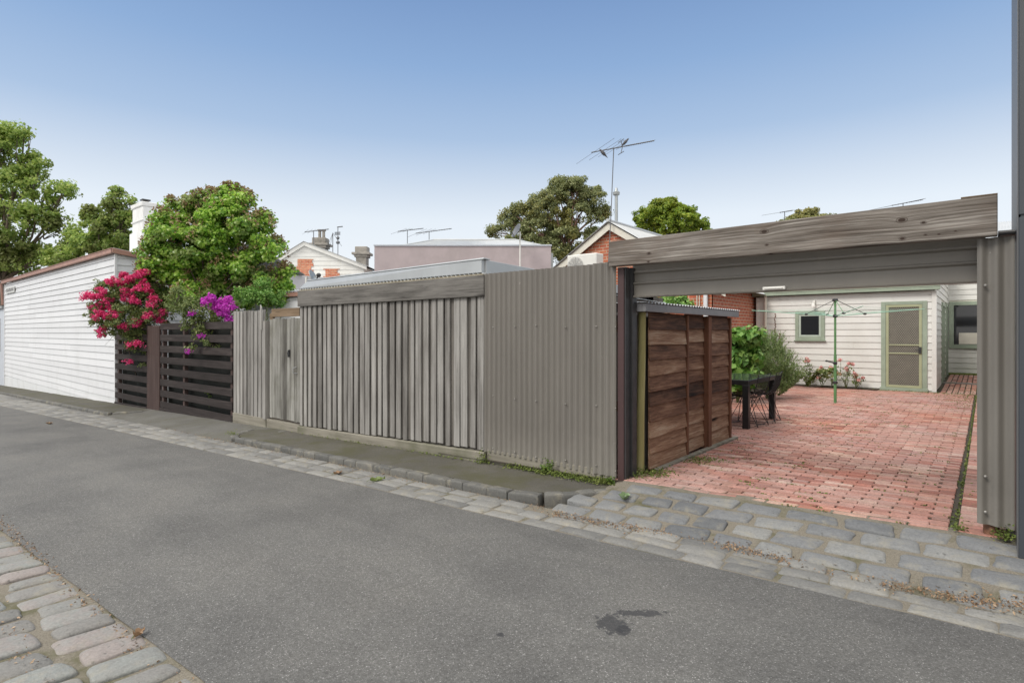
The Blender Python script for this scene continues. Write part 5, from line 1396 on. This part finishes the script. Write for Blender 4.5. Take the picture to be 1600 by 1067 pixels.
# small soft shrub between ornamental tree and batten fence
def shrub(name, label, px, dep, n, leaf, mat, cat='shrub', aspect=.6, cl=.14, group=None, stem='stem', base_z=0, flat=.8):
    k = dep/890; blobs = [(tuple(at_d(u,v,dep+R_.uniform(-.2,.2))), (r*k,r*k*.9,r*k)) for (u,v,r) in px]
    c0 = blobs[0][0]; t = thing(name, label, cat, (c0[0], c0[1], base_z), group=group)
    b = MB()
    for (c, r) in blobs: limbs(b, (c0[0],c0[1],base_z), [c], .02, .006, n=5)
    b.build('stems', M[stem], t)
    C, N = clump_points(blobs, n, cl, .6, flat=flat); C[:,2] = np.maximum(C[:,2], base_z+.02)
    leaves_mesh('foliage', C, N, leaf, mat, t, aspect); return t
shrub('shrub', 'pale green fine leaved shrub behind the short batten fence', [(400,468,20),(378,466,16),(420,470,16),(410,450,14),(436,478,10),(440,462,7)], 12.6, 3600, .055, M['l_broad'], cl=.12, base_z=-.3)
shrub('weed_clump', 'small bright weed growing through the lower slats of the wide fence', [(334,617,7),(328,615,5),(341,614,4)], 12.0, 150, .06, M['weed'], 'weed', cl=.06, base_z=-.33)
shrub('leafy_shrub', 'big leaved bright green shrub behind the shed next to the glass table', [(1152,560,26),(1165,545,22),(1148,528,16),(1160,580,24),(1175,528,13),(1155,605,16)], 11.8, 2600, .15, M['l_broad'], cl=.2, aspect=.8)
# needle shrub: upright sprigs
def needle_shrub(label, px, dep):
    k = dep/890; c0 = at_d(px[0][0], 600, dep); t = thing('needle_shrub', label, 'shrub', (c0.x, c0.y, 0)); b = MB(); C = []; N = []
    for (u, v, r) in px:
        c = at_d(u, v, dep); rr = r*k
        for q in range(int(110*rr/.35)):
            d = Vector((R_.gauss(0,1),R_.gauss(0,1),R_.gauss(0,1))).normalized(); s = c + Vector((d.x*rr*.7,d.y*rr*.7,d.z*rr*.7)); L = R_.uniform(.18,.34)
            e = s + (d*.6 + Vector((0,0,.8))).normalized()*L; e.z = max(e.z, .05); s.z = max(s.z, .03); b.tube([s, (s+e)/2+Vector((R_.gauss(0,.012),R_.gauss(0,.012),0)), e], [.004,.003,.002], 4)
            for w_ in range(26):
                f_ = w_/26; p = s.lerp(e, f_); C.append(p + Vector((R_.gauss(0,.02),R_.gauss(0,.02),R_.gauss(0,.01)))); N.append((R_.gauss(0,1),R_.gauss(0,1),.2))
    b.tube([(c0.x,c0.y,0),(c0.x,c0.y,.6)], [.05,.03], 6)
    b.build('stems', M['stem'], t); leaves_mesh('foliage', np.array(C), np.array(N), .055, M['l_rose'], t, .22)
needle_shrub('large feathery grey green rosemary like bush behind the glass table', [(1200,568,28),(1180,560,22),(1222,575,20),(1205,545,17),(1190,590,24),(1222,598,18),(1180,535,11),(1235,592,12),(1210,605,20)], 12.6)
# tall dry flower spikes
for i, (u, vt) in enumerate(((1211,490),(1219,520),(1196,512))):
    p1 = at_d(u, vt, 14.2); t = thing('flower_spike', ['tall thin dark flower spike against the cream wall, tallest of three','short dark flower spike right of the tallest one','short flower spike in front of the downpipe'][i], 'plant', (p1.x, p1.y, 0), group='flower spikes behind the feathery bush')
    b = MB(); b.tube([(p1.x,p1.y,0),(p1.x+.01,p1.y,p1.z*.5),(p1.x,p1.y,p1.z)], [.008,.006,.003], 5)
    z = .9
    while z < p1.z: b.ball((p1.x+R_.uniform(-.015,.015),p1.y+R_.uniform(-.015,.015),z), .018,.018,.016, 5, 4); z += .035
    b.build('stalk', M['shedpost'], t)
# arching leaves left of the roses
b = MB(); c = at_z(1238, 612); C = []; N = []
ft = thing('fern', 'dark arching fern like plant right of the feathery bush', 'plant', (c.x, c.y+1.5, 0))
for q in range(12):
    a = R_.uniform(-.9, 2.2); L = R_.uniform(.5,.85); p0 = Vector((c.x, c.y+1.5, .05)); pts = [p0 + Vector((math.cos(a)*L*s, -abs(math.sin(a))*L*s*.6, .55*math.sin(math.pi*s*.75)*L)) for s in [i/6 for i in range(7)]]
    b.tube(pts, [.008]*6+[.003], 5)
    for i in range(1,7):
        for w_ in range(5): C.append(pts[i].lerp(pts[i-1], R_.random()) + Vector((R_.gauss(0,.03),R_.gauss(0,.03),R_.gauss(0,.015)))); N.append((R_.gauss(0,.4),R_.gauss(0,.4),1))
b.build('stems', M['stem'], ft); leaves_mesh('fronds', np.array(C), np.array(N), .11, M['l_boug'], ft, .45)
# roses
for i, (u, h_) in enumerate(((1262,.72),(1284,.55),(1300,.78),(1322,.62),(1337,.5))):
    c = at_y(u, 600, 17.0); t = thing('rose_bush', ['leafy rose bush with a pink bloom left of the pink roses','low pink rose bush second from the left by the cream wall','pink rose bush directly behind the clothesline pole','pink rose bush just right of the clothesline pole','small pink rose bush nearest the screen door'][i], 'rose bush', (c.x, c.y, 0), group='rose bushes along the cream wall')
    b = MB(); C = []; N = []; F = []; FN = []
    for q in range(6):
        e = Vector((c.x+R_.gauss(0,.13), c.y+R_.gauss(0,.06)-.05, h_*R_.uniform(.45,1.05))); limbs(b, (c.x,c.y,0), [e], .007, .003, n=4)
        for w_ in range(34 if i == 0 else 17): C.append(Vector((c.x,c.y,.05)).lerp(e, R_.uniform(.3,1)) + Vector((R_.gauss(0,.05),R_.gauss(0,.04),R_.gauss(0,.03)))); N.append((R_.gauss(0,.6),-.3,1))
        if R_.random() < (.45 if i == 0 else .85):
            for w_ in range(26): 
                d = Vector((R_.gauss(0,1),R_.gauss(0,1),R_.gauss(0,1))).normalized(); F.append(e + d*.035); FN.append(tuple(d))
    b.build('stems', M['stem'], t); leaves_mesh('leaves', np.array(C), np.array(N), .06, M['l_boug'], t, .6)
    if F: leaves_mesh('blooms', np.array(F), np.array(FN), .05, M['f_rose'], t, .95)

M['l_leafgreen'] = m_plain('fallen_green_leaf', (.17,.24,.12), .5, .3, 30)
# weeds, moss and litter (uncountable)
def scatter(name, pts, size, mat, aspect, flatn=True, hz=.02):
    C = np.array(pts); N = np.tile(np.array([0,0,1.0]), (len(C),1)) if flatn else NR.normal(size=(len(C),3)) 
    o = leaves_mesh(name, C, N, size, mat, None, aspect); return o
pts = []
def patch(cx, cy, sx, sy, n, hz, fz, out=pts):
    for _ in range(n):
        x = cx + R_.gauss(0, sx); y = cy + R_.gauss(0, sy); out.append((x, y, fz(x, y) + abs(R_.gauss(0, hz))))
gz = lambda x, y: GP(x) + .008
for (cx, cy, sx, sy, n, hz) in ((-3.55,4.97,.28,.035,900,.02),(-4.05,4.99,.12,.02,200,.02),(-3.15,4.95,.18,.05,600,.02),(-4.58,4.97,.05,.03,160,.06),(-2.95,4.93,.06,.04,160,.03),(-7.2,4.98,.8,.02,150,.012),(-5.2,4.98,.5,.02,150,.012),(-9.6,4.3,.06,.05,80,.03)):
    patch(cx, cy, sx, sy, n, hz, gz)
yy_ = lambda x, y: yz(x, y) + .003
for (cx, cy, sx, sy, n, hz) in ((-2.62,5.45,.10,.12,520,.012),(-2.72,5.25,.06,.08,260,.03),(-2.5,6.35,.10,.12,330,.01),(-.15,5.06,.03,.03,60,.02),(.10,4.98,.035,.03,170,.04),(-.2,16.4,.35,1.6,1500,.008),(-1.6,17.05,.9,.08,600,.01)):
    patch(cx, cy, sx, sy, n, hz, yy_)
# moss down the long joint and scattered joints of the brick paving
for _ in range(800): pts.append((-.165 + R_.gauss(0,.006), R_.uniform(5.1,17), 0)); pts[-1] = (pts[-1][0], pts[-1][1], yz(pts[-1][0], pts[-1][1]) - .001)
rows_ = int(12/.0865)
for _ in range(420):
    j = R_.randrange(rows_); y = 5.06 + .0865*j - .043; x = R_.uniform(-2.6,.05) + 0
    dens = mnoise.noise(Vector((x*.9, y*.5, 3)))
    if dens < .0 and R_.random() < .8: continue
    for q in range(9): xx = x + R_.gauss(0,.035); pts.append((xx, y + R_.gauss(0,.005), yz(xx, y) + R_.uniform(-.004,.004)))
tag(scatter('weeds', pts, .022, M['mossy'], .7), 'low green moss and weeds in the paving joints and fence foot', 'weeds', kind='stuff')
# dry litter in the gutter, at the driveway edge
pts = []
for _ in range(4200):
    x = R_.uniform(-3.2, 1.2); y = 4.08 + R_.gauss(0, .045) + .05*math.sin(x*3)
    w_ = mnoise.noise(Vector((x*2.1, 0, 5)))
    if w_ < -.05 and R_.random() < .8: continue
    if x > -.1: y += .04*R_.gauss(0,1)
    elif R_.random() < .45: continue
    pts.append((x, y, S(x, y) + .008 + R_.random()*.012*(1.6 if x > 0 else 1)))
for _ in range(500):
    x = R_.uniform(-12,-3); pts.append((x, 4.10 + R_.gauss(0,.03), S(x,4.1) + .012))
for _ in range(500):
    x = R_.uniform(-7,-2); pts.append((x, YL + R_.gauss(-.02,.03), S(x, .99) + .008))
for _ in range(500):
    x = R_.uniform(-5,-2); r_ = R_.randrange(4); pts.append((x, YL - .385 - .385*r_ + R_.gauss(0,.03) + .01, S(x, .5) + .008))
tag(scatter('leaf_litter', pts, .020, M['litter'], .5), 'dry brown leaf litter gathered in the stone gutter', 'leaf litter', kind='stuff')
# single leaves one can point at
def leaf_thing(label, u, v, s, mat, zoff=.0, curl=.5):
    p = at_z(u, v, -.1); p.z = S(p.x, p.y) + .012
    t = thing('fallen_leaf', label, 'leaf', tuple(p), R_.uniform(0,6), group='fallen leaves on the stones')
    b = MB()
    def f(a, c):
        x = (a-.5)*s; w_ = s*.34*math.sin(math.pi*min(1,a*1.02)**.8)*(1+.18*math.sin(a*25)); y = (c-.5)*2*w_
        return (x, y, .25*s*curl*(abs(c-.5)*2)**1.5 + .3*s*curl*(a-.5)**2 + .008*math.sin(a*14+c*5) + .006)
    b.grid(f, 14, 8); b.build('blade', mat, t, local=True, smooth=80)
    b = MB(); b.tube([(-.5*s,0,.01+.08*s),(-.72*s,.03*s,.005)], .0025, 5); b.build('stalk', M['stem'], t, local=True); return t
leaf_thing('large curled green leaf lying on the stone driveway', 975, 790, .14, M['l_leafgreen'], curl=.9)
leaf_thing('wilted green leaf in the gutter below the grey batten wall', 590, 740, .17, M['l_boug'])
leaf_thing('pale brown leaf on the kerb below the grey batten wall', 528, 727, .12, M['litter'])
leaf_thing('dry orange brown leaf between road edge and lane setts', 218, 983, .075, M['litter'], curl=.8)
leaf_thing('small orange leaf in the gutter under the white house', 77, 637, .16, M['litter'])
for i, (u, v, s) in enumerate(((870,728,.16),(876,722,.1),(955,752,.09))):
    p = at_z(u, v, -.01); p.y = min(p.y, 4.98); t = thing('weed_plant', ['upright leafy weed at the foot of the corrugated fence','second sprout beside the upright weed at the corrugated fence','creeping green weed at the foot of the maroon post'][i], 'weed', (p.x,p.y,GP(p.x)), group='weeds at the fence foot')
    b = MB(); C = []; N = []
    for q in range(6):
        e = p + Vector((R_.gauss(0,.04),R_.gauss(0,.02),0)); e.z = GP(p.x) + s*R_.uniform(.5,1.1); limbs(b, (p.x,p.y,GP(p.x)), [e], .003, .001, n=4)
        for w_ in range(12): C.append(Vector((p.x,p.y,GP(p.x)+.01)).lerp(e, R_.uniform(.2,1)) + Vector((R_.gauss(0,.014),R_.gauss(0,.014),0))); N.append((0,0,1))
    b.build('stems', M['stem'], t); leaves_mesh('leaves', np.array(C), np.array(N), .035, M['weed'], t, .6)
